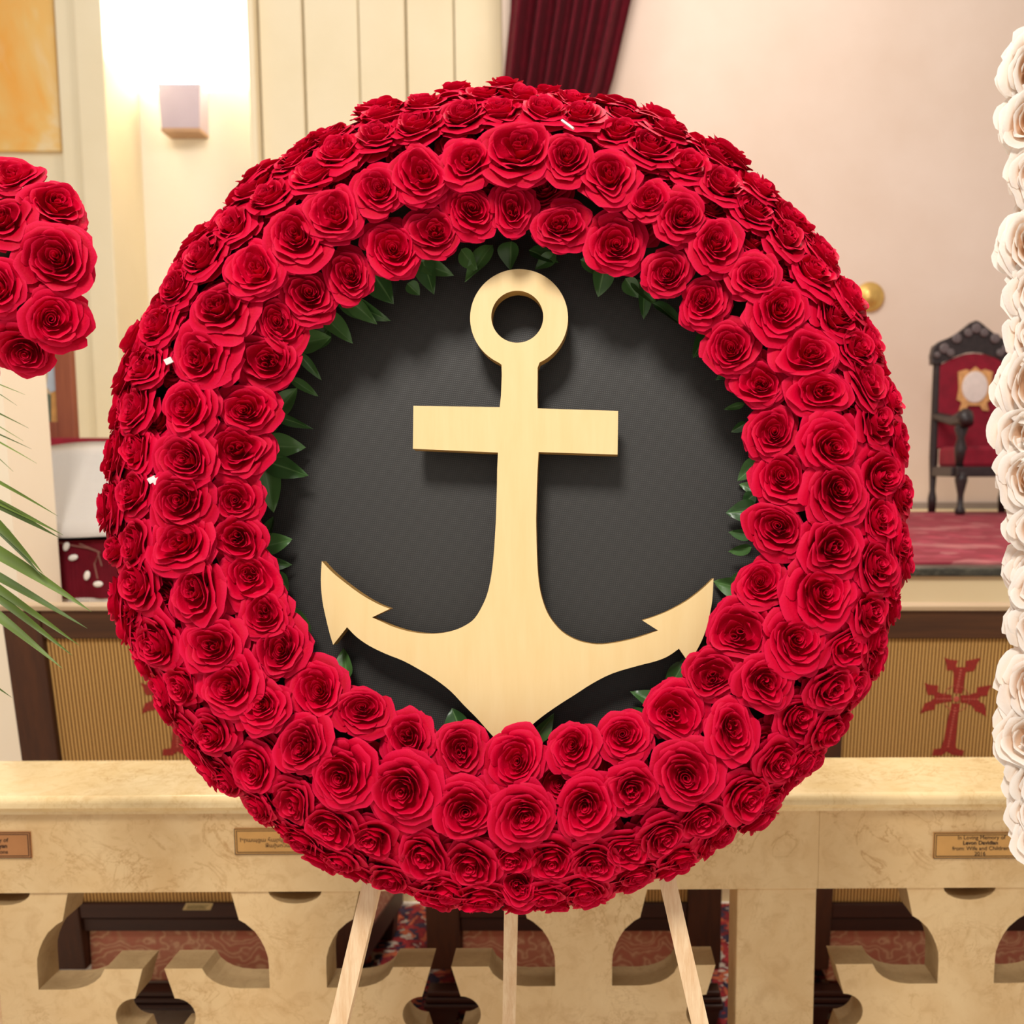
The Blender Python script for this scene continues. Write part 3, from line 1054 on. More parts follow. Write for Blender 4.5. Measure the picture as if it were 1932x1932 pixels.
# paper tag on the left chair's bottom rail
q = on_back(378, 1704)
bm = bmesh.new()
g = lambda px, py, o_: (lambda v: Vector((v.x - ca.location.x, v.y - BY - o_, v.z)))(on_back(px, py))
vs = hexa(bm, [g(352, 1711, .021), g(401, 1711, .021), g(401, 1711, .0185), g(352, 1711, .0185), g(358, 1698.5, .021), g(406, 1698.5, .021), g(406, 1698.5, .0185), g(358, 1698.5, .0185)])
tg = obj('paper_tag', bm, M['paper'], ca, label='small yellowed paper tag')
bm = bmesh.new()
rt = random.Random(9)
for row_, yy in enumerate((1701.2, 1704.2, 1707)):
    x = 361.5 - row_ * 1.2
    while x < 397 - row_ * 3:
        L = rt.uniform(1.2, 2.6)
        hexa(bm, [g(x, yy + 1.6, .0222), g(x + L, yy + 1.6, .0222), g(x + L, yy + 1.6, .0212), g(x, yy + 1.6, .0212), g(x + .4, yy, .0222), g(x + L * .6, yy, .0222), g(x + L * .6, yy, .0212), g(x + .4, yy, .0212)])
        x += L + rt.uniform(0.6, 1.6)
o = obj('handwriting', bm, plain('green_ink', lin(96, 92, 50), 0.8, 0, 0.1, 60), tg)
o['kind'] = 'stuff'

# ---------------------------------------------------------------- marble altar rail
RY = 1.90
RX = X(966, 1600, RY)
RAIL_ROT = radians(0.8)
rail = thing('altar_rail', 'pierced cream marble altar rail with a polished cap running across the photo', 'railing', (RX, RY, 0))
rail.rotation_euler = (0, 0, RAIL_ROT)
zr = lambda py, y=RY: Z(py, y, 966)
xl = lambda px, py=1780, y=RY: X(px, py, y) - RX
z_fb, z_ft = zr(1680), zr(1524)
z_cap1, z_cap0 = Z(1500, RY - 0.03, 966), zr(1512)
cap_back = at_z(966, 1432, z_cap1).y - RY
XL, XR = xl(-700), xl(2700)
# fascia: slabs meeting at joints
for (a, b) in ((XL, xl(-250)), (xl(-250) + .0015, xl(1542)), (xl(1542) + .0003, XR)):
    obj('fascia_slab', boxm(a, b, 0.0, cap_back - 0.05, z_fb, z_ft, bev=0.0006), M['marble'], rail)


def cap_profile(a, b):
    """A slab with a rounded nose and an ogee under it."""
    h = z_cap1
    prof = [(cap_back, h), (-0.022, h)]
    for i in range(7):
        an = pi / 2 + pi / 2 * i / 6
        prof.append((-0.022 + 0.014 * cos(an), h - 0.014 + 0.014 * sin(an)))
    prof += [(-0.036, h - 0.020), (-0.030, h - 0.026), (-0.018, h - 0.029), (-0.013, h - 0.034), (-0.012, h - 0.040), (-0.004, z_ft + 0.001), (cap_back, z_ft + 0.001)]
    bm = bmesh.new()
    A = [bm.verts.new((a, y, z)) for y, z in prof]
    B = [bm.verts.new((b, y, z)) for y, z in prof]
    n_ = len(prof)
    for i in range(n_):
        j = (i + 1) % n_
        bm.faces.new((A[i], A[j], B[j], B[i]))
    bm.faces.new(list(reversed(A)))
    bm.faces.new(B)
    bmesh.ops.recalc_face_normals(bm, faces=bm.faces[:])
    return bm


for (a, b, mm) in ((XL, xl(1250), 'marble_cap'), (xl(1250) + 0.001, XR, 'marble_cap')):
    obj('cap_slab', cap_profile(a, b), M[mm], rail)

PT = 0.078            # thickness of the pierced balusters
sB = RY / F / (cos(PITCH) + (-(1780 - PCY) / F) * sin(PITCH))   # metres per pixel across, at the rail
half = [(50, 1681), (120, 1681), (107, 1735), (95, 1742), (78, 1757), (68, 1772), (60, 1789), (55, 1806), (54, 1822), (54, 1864), (108, 1864), (128, 1862), (146, 1857), (160, 1850), (172, 1840), (180, 1826), (251, 1826), (234, 1882)]
for i in range(1, 8):                   # the round bay of the opening, bulging into the baluster
    an = -pi / 2 + (pi / 2) * i / 7
    half.append((234 - 38 * cos(an) - 0, 1882 + 34 + 34 * sin(an)))
low = [(x, 3832 - y) for x, y in reversed(half[:-1])]
right = half + [q_ for q_ in low if q_[1] < 2120]
notch = [(50 * cos(pi * (1 - i / 10)), 1681 + 24 * sin(pi * i / 10)) for i in range(11)]     # scoop in the top edge
yb_ = 2120


def zpx(py): return Z(py, RY, 966)


def baluster(cpx, cut_r=None):
    bm = bmesh.new()
    R = [(x, y) for x, y in right]
    R.append((R[-1][0], yb_))
    Lh = [(-x, y) for x, y in reversed(R)]
    pts = Lh[:-1] + notch + R[1:]
    if cut_r:
        pass
    P2 = [(xl(cpx) + x * sB, zpx(y)) for x, y in pts]
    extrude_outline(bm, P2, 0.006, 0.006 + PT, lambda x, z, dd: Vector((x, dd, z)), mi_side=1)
    bm.normal_update()
    bmesh.ops.triangulate(bm, faces=[f for f in bm.faces if len(f.verts) > 4])
    return bm


for cpx in (-530, 17, 560, 1101, 1832, 2376):
    obj('baluster', baluster(cpx), [M['marble'], M['marble_sawn_shaded']], rail)
zlow = zpx(2100)
obj('post', boxm(xl(1391), xl(1541), 0.004, 0.11, 0.30, z_fb - 0.0005, bev=0.003), M['marble'], rail)
obj('post', boxm(xl(-1000), xl(-850), 0.004, 0.11, 0.30, z_fb - 0.0005, bev=0.003), M['marble'], rail)
obj('plinth_slab', boxm(XL, XR, -0.03, 0.16, 0, max(0.301, zpx(2118)), bev=0.004), M['marble'], rail)

# ---------------------------------------------------------------- memorial plaques (with the rail's slight turn)
TXT = {}


def rail_world(x, y, z):
    return Matrix.Translation((RX, RY, 0)) @ Matrix.Rotation(RAIL_ROT, 4, 'Z') @ Vector((x, y, z))


def plaque(px0, px1, py0, py1, mat, label, lines, border=True, align='CENTER', cx=None):
    x0, x1 = xl(px0, (py0 + py1) / 2), xl(px1, (py0 + py1) / 2)
    z0, z1 = zr(py1), zr(py0)
    o = thing('memorial_plaque', label, 'plaque', rail_world((x0 + x1) / 2, 0, z0), 'memorial plaques on the marble rail')
    o.rotation_euler = (0, 0, RAIL_ROT)
    w, h = (x1 - x0) / 2, z1 - z0
    obj('plate', boxm(-w, w, -0.004, -0.0002, 0, h, bev=0.0006), mat, o)
    bm = bmesh.new()
    e, t2 = 0.0042, 0.0011
    for i_ in (0.0004, e):
        for a, b, c_, d_ in ((-w + i_, w - i_, h - i_ - t2, h - i_), (-w + i_, w - i_, i_, i_ + t2), (-w + i_, -w + i_ + t2, i_ + t2, h - i_ - t2), (w - i_ - t2, w - i_, i_ + t2, h - i_ - t2)):
            box(bm, a, b, -0.0048, -0.0039, c_, d_)
    obj('border_line', bm, M['ink'], o)
    for (txt, cxp, cyp, size, bold, *al) in lines:
        al = al[0] if al else 'CENTER'
        cd = bpy.data.curves.new('inscription', 'FONT')
        cd.body = txt
        cd.size = size
        cd.align_x = al
        cd.align_y = 'CENTER'
        cd.extrude = 0.0003
        cd.offset = 0.00022 if bold else 0.0
        cd.materials.append(M['ink'])
        tmp = bpy.data.objects.new('inscription', cd)
        me = bpy.data.meshes.new_from_object(tmp)
        bpy.data.objects.remove(tmp)
        q_ = bpy.data.objects.new('inscription', me)
        link(q_, o)
        q_.location = (xl(cxp, cyp) - (x0 + x1) / 2, -0.0044, zr(cyp) - z0)
        q_.rotation_euler = (pi / 2, 0, 0)
    return o


# rail heights drift a few pixels across the photo because the rail is turned; offsets allow for it
plaque(1764, 1965, 1574, 1623, M['brass'], 'brass memorial plaque beside the white roses, four centred lines dated 2016',
       [('In Loving Memory of', 1855, 1583.5, 0.0110, False), ('Levon Davidian', 1853, 1593.5, 0.0110, True), ('from: Wife and Children', 1853, 1604, 0.0110, False), ('2016', 1852, 1614, 0.0110, False)])
plaque(-128, 67, 1564, 1613, M['brass_red'], 'copper toned memorial plaque cut off by the left edge of the photo',
       [('In Loving Memory of', 25, 1579, 0.0112, False, 'RIGHT'), ('nyan', 23.5, 1590, 0.0112, True, 'RIGHT'), ('sons', 25, 1601, 0.0112, False, 'RIGHT')])
plaque(446, 640, 1559.5, 1608.5, M['brass'], 'yellow brass memorial plaque in Armenian script half hidden by the wreath edge',
       [('Իրապցա հարկըութ', 456, 1581, 0.0108, False, 'LEFT'), ('Ձախոնաս', 504, 1591.5, 0.0108, False, 'LEFT')])

# ---------------------------------------------------------------- roses
def add_petal(V, Fc, A, cidx, th0, dA, rm, flare, h, curl, spiral, rng, nu=12, nv=9, amp=0.03, off=(0, 0), tip=0.03):
    amp *= 0.62
    p1, p2, kk = rng.uniform(0, 6.28), rng.uniform(0, 6.28), rng.uniform(0.8, 1.5)
    base = len(V)
    for j in range(1, nv + 1):
        v = j / nv
        for i in range(nu + 1):
            u = -1 + 2 * i / nu
            w = dA * (0.30 + 0.70 * min(1.0, v / 0.5) ** 0.8)
            if v > 0.8:
                w *= 1 - 0.22 * ((v - 0.8) / 0.2) ** 2
            an = th0 + u * w
            f = max(0.0, (v - 0.55) / 0.45)
            hh = h * (1 - 0.16 * abs(u) ** 3)
            cup = rm * sin(min(v / 0.72, 1.0) * pi / 2) ** 0.85
            r = cup + flare * f ** 1.7 * (1 - 0.15 * u * u) + tip * f ** 4 * max(0, 1 - abs(u) * 3)
            r *= 1 + spiral * u
            z = hh * (v - curl * f ** 2.2)
            r += amp * f * sin(kk * 3 * u + p1)
            z += amp * 0.8 * f * sin(kk * 2.3 * u + p2)
            V.append((off[0] + r * cos(an), off[1] + r * sin(an), z))
            A.append(v)
    for i in range(nu):
        Fc.append((cidx, base + i, base + i + 1))
    for j in range(nv - 1):
        for i in range(nu):
            a = base + j * (nu + 1) + i
            Fc.append((a, a + nu + 1, a + nu + 2, a + 1))


def warp(V, rng, amt):
    a = [rng.uniform(0, 6.28) for _ in range(6)]
    out = []
    for x, y, z in V:
        w = min(1.0, max(0.0, z / 0.3))
        out.append((x + amt * w * sin(2.6 * y + 1.7 * x + a[0]) + 0.2 * amt * w * sin(5.3 * y + a[1]),
                    y + amt * w * sin(2.9 * x - 1.3 * y + a[2]) + 0.2 * amt * w * sin(5.9 * x + a[3]),
                    z + 0.35 * amt * w * sin(3.1 * x + a[4]) * cos(3.3 * y + a[5])))
    return out


def mesh_of(name, V, Fc, A, mat):
    me = bpy.data.meshes.new(name)
    me.from_pydata(V, [], Fc)
    at = me.attributes.new('rim', 'FLOAT', 'POINT')
    at.data.foreach_set('value', A)
    me.materials.append(mat)
    me.shade_smooth()
    me.update()
    return me


def rose_variant(seed, mat, style):
    """Meshes of one bloom: (body without outer petals, all outer petals joined to it, heart, list of single outer petals)."""
    rng = random.Random(seed)
    V, Fc, A = [(0, 0, -0.02)], [], [0.0]
    off = (rng.uniform(-.11, .11), rng.uniform(-.11, .11))
    # heart: one petal rolled into a spiral, or two or three folded ones
    hV, hF, hA = [(off[0], off[1], 0.1)], [], [0.0]

    def roll(cx, cy, a0, turns, r0, r1, h, n=44):
        base = len(hV)
        nv = 5
        for j in range(nv + 1):
            v = j / nv
            for i in range(n + 1):
                t = i / n
                an = a0 + turns * 2 * pi * t
                r = (r0 + (r1 - r0) * t) * (0.55 + 0.45 * v) + 0.022 * max(0, (v - .7) / .3) ** 2
                hV.append((cx + r * cos(an), cy + r * sin(an), 0.1 + (h - 0.1) * v - 0.05 * t * v + 0.008 * v * sin(3 * an + a0)))
                hA.append(v)
        for j in range(nv):
            for i in range(n):
                a = base + j * (n + 1) + i
                hF.append((a, a + 1, a + n + 2, a + n + 1))
        for i in range(n):
            hF.append((0, base + i + 1, base + i))

    if style == 0:
        roll(off[0], off[1], rng.uniform(0, 6), 2.0, 0.022, 0.150, 0.60)
    elif style == 1:
        a = rng.uniform(0, 6)
        for s in (0, pi):
            roll(off[0] + 0.11 * cos(a + s), off[1] + 0.11 * sin(a + s), a + s, 1.35, 0.03, 0.12, rng.uniform(.54, .61), 28)
    else:
        a = rng.uniform(0, 6)
        for s in range(3):
            b = a + s * 2.1
            roll(off[0] + 0.14 * cos(b), off[1] + 0.14 * sin(b), b + 1.2, 1.15, 0.03, 0.11, rng.uniform(.52, .60), 22)
    op = rng.uniform(0.92, 1.08)
    th = rng.uniform(0, 6.28)
    L = [  # count, half-angle, radius, flare, height, curl, ripple
        (3, 1.20, 0.185, 0.020, 0.610, 0.02, 0.020),
        (3, 1.15, 0.280, 0.040, 0.640, 0.05, 0.030),
        (4, 1.05, 0.400, 0.075, 0.650, 0.10, 0.034),
        (5, 0.95, 0.500, 0.125, 0.600, 0.17, 0.040),
        (5, 0.90, 0.590, 0.185, 0.520, 0.28, 0.046),
    ]
    for li, (n, dA, rm, fl, h, cl_, am) in enumerate(L):
        th += 0.9 + rng.uniform(-.2, .2)
        k_ = 1 - li / 5
        for i in range(n):
            jit = rng.uniform(-.20, .20)
            fold = 1.0
            if style and li < 3:
                fold = rng.uniform(0.75, 1.2)
            add_petal(V, Fc, A, 0, th + i * 2 * pi / n + jit, dA * rng.uniform(.88, 1.12), rm * op * fold * rng.uniform(.94, 1.06), fl * rng.uniform(.7, 1.35), h * rng.uniform(.95, 1.05), cl_ * rng.uniform(.7, 1.4), 0.10 * rng.choice((1, 1, -1)) if style else 0.11, rng, amp=am * (1.5 if style else 1.0), off=(off[0] * k_, off[1] * k_))
    outer = []
    th += 0.8
    for i in range(4):
        v_, f_, a_ = [(0, 0, -0.02)], [], [0.0]
        add_petal(v_, f_, a_, 0, th + i * pi / 2 + rng.uniform(-.25, .25), rng.uniform(.86, 1.02), rng.uniform(.64, .71) * op, rng.uniform(.22, .32), rng.uniform(.39, .47), rng.uniform(.32, .55), 0.07, rng, amp=0.05, tip=0.05)
        outer.append((v_, f_, a_))
    # ragged guard petals underneath
    for i in range(5):
        add_petal(V, Fc, A, 0, th + 0.6 + i * 2 * pi / 5 + rng.uniform(-.3, .3), rng.uniform(.6, .85), .62 * op, rng.uniform(.24, .38), rng.uniform(.12, .26), rng.uniform(.3, .7), 0.05, rng, amp=0.06, tip=0.05, nu=8, nv=6)
    amt = 0.045 if style == 0 else 0.075
    ws = rng.random()
    W = lambda vv: warp(vv, random.Random(ws), amt)
    Vw = W(V)
    body = mesh_of('rose', Vw, Fc, A, mat)
    heart = mesh_of('rose_heart', W(hV), hF, hA, mat)
    fullV, fullF, fullA = list(Vw), list(Fc), list(A)
    petals = []
    for v_, f_, a_ in outer:
        v2 = W(v_)
        petals.append(mesh_of('petal', v2, f_, a_, mat))
        n0 = len(fullV) - 1
        mp = lambda i: 0 if i == 0 else i + n0
        fullV += v2[1:]
        fullA += a_[1:]
        fullF += [tuple(mp(i) for i in ff) for ff in f_]
    full = mesh_of('rose', fullV, fullF, fullA, mat)
    return body, full, heart, petals


RED = [rose_variant(100 + i, M['rose'], (0, 0, 1, 0, 2, 0, 1, 0, 2, 1, 0, 0, 1, 0, 2, 0)[i]) for i in range(16)]
WHITE = [rose_variant(300 + i, M['white_rose'], (0, 1, 0, 0)[i]) for i in range(4)]


def place_rose(parent, variants, pos, normal, radius, rng, detail, label=None, squash=1.0):
    vi = rng.randrange(len(variants))
    body, full, heart, petals = variants[vi]
    o = bpy.data.objects.new('rose', body if detail else full)
    link(o, parent)
    q_ = normal.to_track_quat('Z', 'Y') @ Quaternion((0, 0, 1), rng.uniform(0, 2 * pi))
    o.rotation_mode = 'QUATERNION'
    o.rotation_quaternion = q_
    o.scale = (radius * squash, radius, radius * rng.uniform(.95, 1.12))
    o.location = pos - normal * (0.52 * radius)
    h_ = bpy.data.objects.new('rose_heart', heart)
    link(h_, o)
    if detail:
        for pm in petals:
            link(bpy.data.objects.new('petal', pm), o)
    return o


# ---------------------------------------------------------------- the wreath
BD = 1.22                               # depth of the black disc; the wreath leans back, square to the sight line
WRX = CR
WROT = Matrix((CR, CU, -CF)).transposed()      # local x right, y up along the disc, z towards the viewer


def cam_xyz(px, py, d_):
    return Vector(((px - PCX) / F * d_, -(py - PCY) / F * d_, -d_))


W0 = cam_xyz(957, 935, BD)


def wl_(px, py, d_):
    return cam_xyz(px, py, d_) - W0


def lean_thing(name, label, cat, c0, group=None):
    o = bpy.data.objects.new(name, None)
    o.empty_display_size = 0.05
    link(o)
    o.matrix_world = Matrix.Translation(EYE + WROT @ c0) @ WROT.to_4x4()
    return tag(o, label, cat, group)


wreath = lean_thing('rose_wreath', 'large round wreath packed with red roses around a black disc on an easel', 'wreath', W0)
WC = (957.0, 935.0)
bm = bmesh.new()
lathe(bm, [(0.345, -0.012), (0.345, 0.0)], 0, 0, 96)
obj('backing_disc', bm, M['vinyl'], wreath, label='black textured vinyl disc')
bm = bmesh.new()
R0, TA, TB = 0.388, 0.070, 0.040
n1, n2 = 72, 12
rings = []
for i in range(n1):
    a = 2 * pi * i / n1
    rings.append([bm.verts.new(((R0 + TA * cos(2 * pi * j / n2)) * cos(a), (R0 + TA * cos(2 * pi * j / n2)) * sin(a), 0.030 + TB * sin(2 * pi * j / n2))) for j in range(n2)])
for i in range(n1):
    for j in range(n2):
        bm.faces.new((rings[i][j], rings[(i + 1) % n1][j], rings[(i + 1) % n1][(j + 1) % n2], rings[i][(j + 1) % n2]))
obj('foam_ring', bm, M['foam'], wreath, True)

INNER = [(885, 395, 52), (968, 388, 50), (1065, 420, 58), (1163, 452, 58), (1257, 508, 52), (1330, 568, 55), (1378, 652, 54), (1432, 714, 54), (1455, 808, 60), (1478, 900, 60), (1462, 997, 60), (1440, 1098, 54), (1398, 1190, 64), (1345, 1270, 56), (1277, 1345, 60), (1180, 1392, 54), (1080, 1412, 54), (970, 1430, 60), (868, 1418, 56), (765, 1390, 64), (680, 1340, 56), (594, 1297, 66), (524, 1218, 66), (498, 1152, 52), (465, 1095, 60), (446, 1018, 64), (444, 940, 48), (448, 850, 64), (465, 770, 60), (497, 676, 62), (530, 605, 58), (575, 555, 60), (655, 512, 56), (738, 462, 56), (815, 432, 50)]
MIDDLE = [(975, 275, 70), (1070, 292, 52), (1145, 325, 62), (1225, 368, 54), (1285, 400, 58), (1355, 455, 60), (1425, 512, 55), (1475, 580, 64), (1525, 655, 64), (1548, 735, 66), (1575, 833, 66), (1580, 930, 66), (1572, 1028, 64), (1555, 1120, 70), (1510, 1207, 64), (1445, 1292, 60), (1385, 1382, 64), (1300, 1458, 72), (1195, 1495, 62), (1110, 1530, 74), (988, 1545, 62), (880, 1527, 68), (760, 1500, 74), (645, 1465, 70), (565, 1405, 64), (487, 1338, 58), (430, 1290, 64), (398, 1213, 64), (360, 1120, 70), (330, 1020, 64), (338, 945, 62), (342, 865, 64), (350, 770, 66), (378, 665, 66), (412, 580, 66), (475, 500, 60), (555, 440, 66), (625, 395, 58), (708, 350, 56), (790, 320, 62), (880, 300, 56)]
OUTER = [(865, 205, 50), (945, 200, 52), (1030, 195, 52), (1100, 205, 48), (1168, 238, 48), (1232, 265, 54), (1300, 300, 54), (1368, 340, 50), (1425, 390, 48), (1490, 440, 52), (1550, 510, 52), (1585, 590, 52), (1620, 650, 48), (1645, 715, 50), (1662, 795, 52), (1673, 890, 54), (1672, 975, 54), (1665, 1065, 54), (1648, 1155, 52), (1605, 1225, 50), (1580, 1300, 56), (1515, 1360, 52), (1480, 1440, 52), (1415, 1505, 56), (1330, 1555, 58), (1255, 1585, 48), (1185, 1610, 48), (1120, 1635, 50), (1040, 1630, 54), (965, 1625, 50), (890, 1645, 58), (800, 1625, 58), (705, 1595, 52), (625, 1570, 54), (545, 1520, 50), (470, 1455, 50), (392, 1385, 52), (335, 1295, 50), (287, 1215, 56), (250, 1105, 54), (244, 1030, 50), (242, 930, 52), (247, 850, 48), (247, 765, 50), (265, 685, 52), (287, 610, 50), (325, 535, 48), (375, 475, 54), (435, 410, 52), (505, 360, 52), (585, 315, 56), (635, 275, 50), (705, 245, 52), (780, 220, 52)]
rw = random.Random(17)


def rose_on_wreath(px, py, rpx, w, phi, detail):
    d_ = BD - w
    pos = wl_(px, py, d_)
    er = Vector((px - WC[0], -(py - WC[1]), 0)).normalized()
    n_ = Vector((0, 0, 1)) * cos(phi) + er * sin(phi)
    n_ = (n_ + Vector((rw.uniform(-.12, .12), 0.10 + rw.uniform(-.12, .12), 0))).normalized()
    place_rose(wreath, RED, pos, n_, rpx / F * d_, rw, detail, squash=rw.uniform(.84, 1.04))


for px, py, r in MIDDLE:
    rose_on_wreath(px, py, r * 1.10, 0.118, radians(7), True)
for i, (px, py, r) in enumerate(INNER):
    rose_on_wreath(px, py, r * 1.12, 0.100, radians(-10), i < 34)
for px, py, r in OUTER:
    rose_on_wreath(px, py, r * 1.24, 0.092, radians(34), False)
for i in range(60):
    a = 2 * pi * (i + 0.5 * rw.random()) / 60
    rr_ = 768 + rw.uniform(-10, 8)
    rose_on_wreath(957 + (rr_ - 10) * cos(a), 937 - (rr_ + 8) * sin(a), 66 * rw.uniform(.92, 1.1), 0.042, radians(68), False)
for i in range(50):
    a = 2 * pi * (i + 0.25 * rw.random()) / 50
    rose_on_wreath(957 + 752 * cos(a), 935 - 766 * sin(a), 62 * rw.uniform(.92, 1.1), 0.066, radians(54), False)
for i in range(48):
    a = 2 * pi * (i + 0.4 * rw.random()) / 48
    rose_on_wreath(957 + 678 * cos(a), 935 - 678 * sin(a), 52 * rw.uniform(.92, 1.1), 0.082, radians(28), False)
for px, py in ((1022, 348), (1200, 412), (1050, 1478), (1165, 1450), (975, 1668), (700, 1452), (920, 345)):
    rose_on_wreath(px, py, 58, 0.078, radians(5), False)
# three white foam blocks showing between the blooms
for px, py in ((318, 681), (287, 905), (296, 907)):
    o = obj('foam_chip', boxm(-0.004, 0.004, -0.003, 0.003, -0.012, 0.003), M['white_foam'], wreath, label='white foam showing between roses')
    o.location = wl_(px, py, BD - 0.108)
    o.rotation_euler = (0.3, 0.2, 0.5)
bm = bmesh.new()
beam(bm, wl_(1060, 227, BD - 0.118), wl_(1082, 243, BD - 0.128), 0.0022, 0.0022, Vector((0, 0, 1)))
obj('pick', bm, M['white_paint'], wreath, label='thin white wooden pick')


# leaves fringing the disc
def leaf_mesh(width, lift, curl, rng):
    V, Fc, A = [], [], []
    nl, nw = 10, 6
    for j in range(nl + 1):
        t = j / nl
        w = width * (sin(pi * min(1, t ** 0.72)) ** 0.85) * (1 - 0.15 * t) + 0.002
        for i in range(nw + 1):
            u = -1 + 2 * i / nw
            V.append((t, u * w * 0.5, lift * t + curl * t * t + 0.22 * abs(u) * w + 0.02 * sin(8 * t + 2 * u)))
            A.append(abs(u))
    for j in range(nl):
        for i in range(nw):
            a = j * (nw + 1) + i
            Fc.append((a, a + nw + 1, a + nw + 2, a + 1))
    me = mesh_of('leaf', V, Fc, A, M['leaf'])
    return me


LEAVES = [(930, 462, 880, 535, 34), (870, 470, 905, 512, 30), (965, 455, 958, 508, 42), (998, 472, 1052, 500, 30), (1095, 490, 1165, 522, 30), (1140, 500, 1130, 560, 38), (1180, 525, 1205, 562, 30), (1215, 540, 1216, 602, 26), (1232, 572, 1290, 612, 26), (1190, 530, 1238, 577, 26), (1338, 622, 1304, 676, 30), (1340, 655, 1345, 692, 26), (1388, 695, 1350, 717, 20), (1405, 762, 1365, 772, 12), (1408, 797, 1380, 817, 18), (1436, 868, 1391, 906, 32), (1440, 925, 1394, 914, 24), (1432, 962, 1369, 968, 40), (1425, 932, 1400, 952, 24), (1420, 1010, 1374, 1005, 22), (1418, 1032, 1374, 1038, 22), (1410, 1082, 1374, 1096, 16), (1408, 1112, 1345, 1102, 38), (1400, 1140, 1345, 1168, 32), (1345, 1212, 1322, 1220, 20), (1292, 1248, 1254, 1312, 32), (1305, 1243, 1272, 1277, 22), (1260, 1338, 1189, 1305, 34), (1222, 1346, 1165, 1351, 24), (1003, 1402, 1043, 1344, 30), (872, 1385, 852, 1336, 46), (658, 1280, 640, 1224, 38), (582, 1200, 556, 1140, 42), (522, 1078, 544, 1115, 24), (490, 1062, 550, 1066, 26), (490, 1034, 553, 1018, 38), (504, 1015, 513, 974, 26), (496, 868, 516, 968, 44), (496, 868, 586, 897, 40), (496, 842, 577, 844, 44), (506, 822, 528, 780, 26), (514, 782, 593, 808, 18), (518, 786, 563, 734, 38), (548, 714, 601, 749, 18), (562, 665, 606, 716, 18), (556, 650, 627, 638, 42), (602, 590, 666, 646, 38), (634, 562, 737, 606, 36), (655, 562, 712, 612, 30), (700, 508, 745, 574, 50), (768, 535, 792, 557, 26), (795, 482, 820, 556, 38), (785, 492, 857, 520, 30), (1050, 482, 1008, 507, 26), (620, 620, 590, 662, 34)]
rl = random.Random(5)
for x0, y0, x1, y1, wpx in LEAVES:
    a, b = wl_(x0, y0, BD - 0.022), wl_(x1, y1, BD - 0.018)
    L = (b - a).length
    o = bpy.data.objects.new('leaf', leaf_mesh(wpx / F * BD / L * 1.15, rl.uniform(-.12, .22), rl.uniform(-.18, .05), rl))
    link(o, wreath)
    xax = (b - a).normalized()
    rollv = Quaternion(xax, rl.uniform(-.5, .5)) @ Vector((0, 0, 1))
    yax = rollv.cross(xax).normalized()
    zax = xax.cross(yax)
    o.matrix_local = Matrix.Translation(a) @ Matrix((xax, yax, zax)).transposed().to_4x4() @ Matrix.Diagonal((L, L, L, 1))

# ---------------------------------------------------------------- the anchor (cut from one board; ring, crossbar, shank, arms meet without a gap)
AD = BD - 0.046
A0 = cam_xyz(957, 1380, AD)
anchor = lean_thing('anchor', 'flat gold wooden anchor mounted on the black disc inside the wreath', 'anchor', A0)


def az(p):
    return (570 + p[0] / 2.1, 480 + p[1] / 2.1)


def a3(x, y, dd):
    return cam_xyz(x, y, AD) - A0 + Vector((0, 0, -dd))


TH = 0.019


def smooth_curve(pts, n=4):
    """Catmull-Rom through the listed points."""
    out = []
    for i in range(len(pts) - 1):
        p0, p1, p2, p3 = (Vector(pts[max(i - 1, 0)]), Vector(pts[i]), Vector(pts[i + 1]), Vector(pts[min(i + 2, len(pts) - 1)]))
        for k_ in range(n):
            t = k_ / n
            q_ = 0.5 * ((2 * p1) + (p2 - p0) * t + (2 * p0 - 5 * p1 + 4 * p2 - p3) * t * t + (3 * p1 - p0 - 3 * p2 + p3) * t ** 3)
            out.append((q_.x, q_.y))
    out.append(tuple(pts[-1]))
    return out


# ring
JL, JR = (790, 437), (933, 449)
cx_, cy_, ro = 859.5, 252, 194
ci = (852.5, 247, 103)
aL = atan2(JL[1] - cy_, JL[0] - cx_)
aR = atan2(JR[1] - cy_, JR[0] - cx_)
bm = bmesh.new()
nr = 72
span = 2 * pi - (aL - aR)
outer_ = [(cx_ + ro * cos(aL + span * i / nr), cy_ + ro * sin(aL + span * i / nr)) for i in range(nr + 1)]
outer_[0], outer_[-1] = JL, JR
inner_ = []
for p_ in outer_:
    a = atan2(p_[1] - ci[1], p_[0] - ci[0])
    inner_.append((ci[0] + ci[2] * cos(a), ci[1] + ci[2] * sin(a)))
extra = [(ci[0] + ci[2] * cos(a), ci[1] + ci[2] * sin(a)) for a in [atan2(inner_[-1][1] - ci[1], inner_[-1][0] - ci[0]) + (atan2(inner_[0][1] - ci[1], inner_[0][0] - ci[0]) - atan2(inner_[-1][1] - ci[1], inner_[-1][0] - ci[0])) * i / 8 for i in range(1, 8)]]
fo = [bm.verts.new(a3(*az(p_), 0)) for p_ in outer_]
fi = [bm.verts.new(a3(*az(p_), 0)) for p_ in inner_ + extra]
bo = [bm.verts.new(a3(*az(p_), TH)) for p_ in outer_]
bi = [bm.verts.new(a3(*az(p_), TH)) for p_ in inner_ + extra]
for i in range(nr):
    bm.faces.new((fo[i], fi[i], fi[i + 1], fo[i + 1]))
    bm.faces.new((bo[i + 1], bi[i + 1], bi[i], bo[i]))
    f_ = bm.faces.new((fo[i + 1], bo[i + 1], bo[i], fo[i]))
    f_.material_index = 1
bm.faces.new([fo[-1]] + fi[nr:] + [fi[0], fo[0]])
bm.faces.new(list(reversed([bo[-1]] + bi[nr:] + [bi[0], bo[0]])))
ni = len(fi)
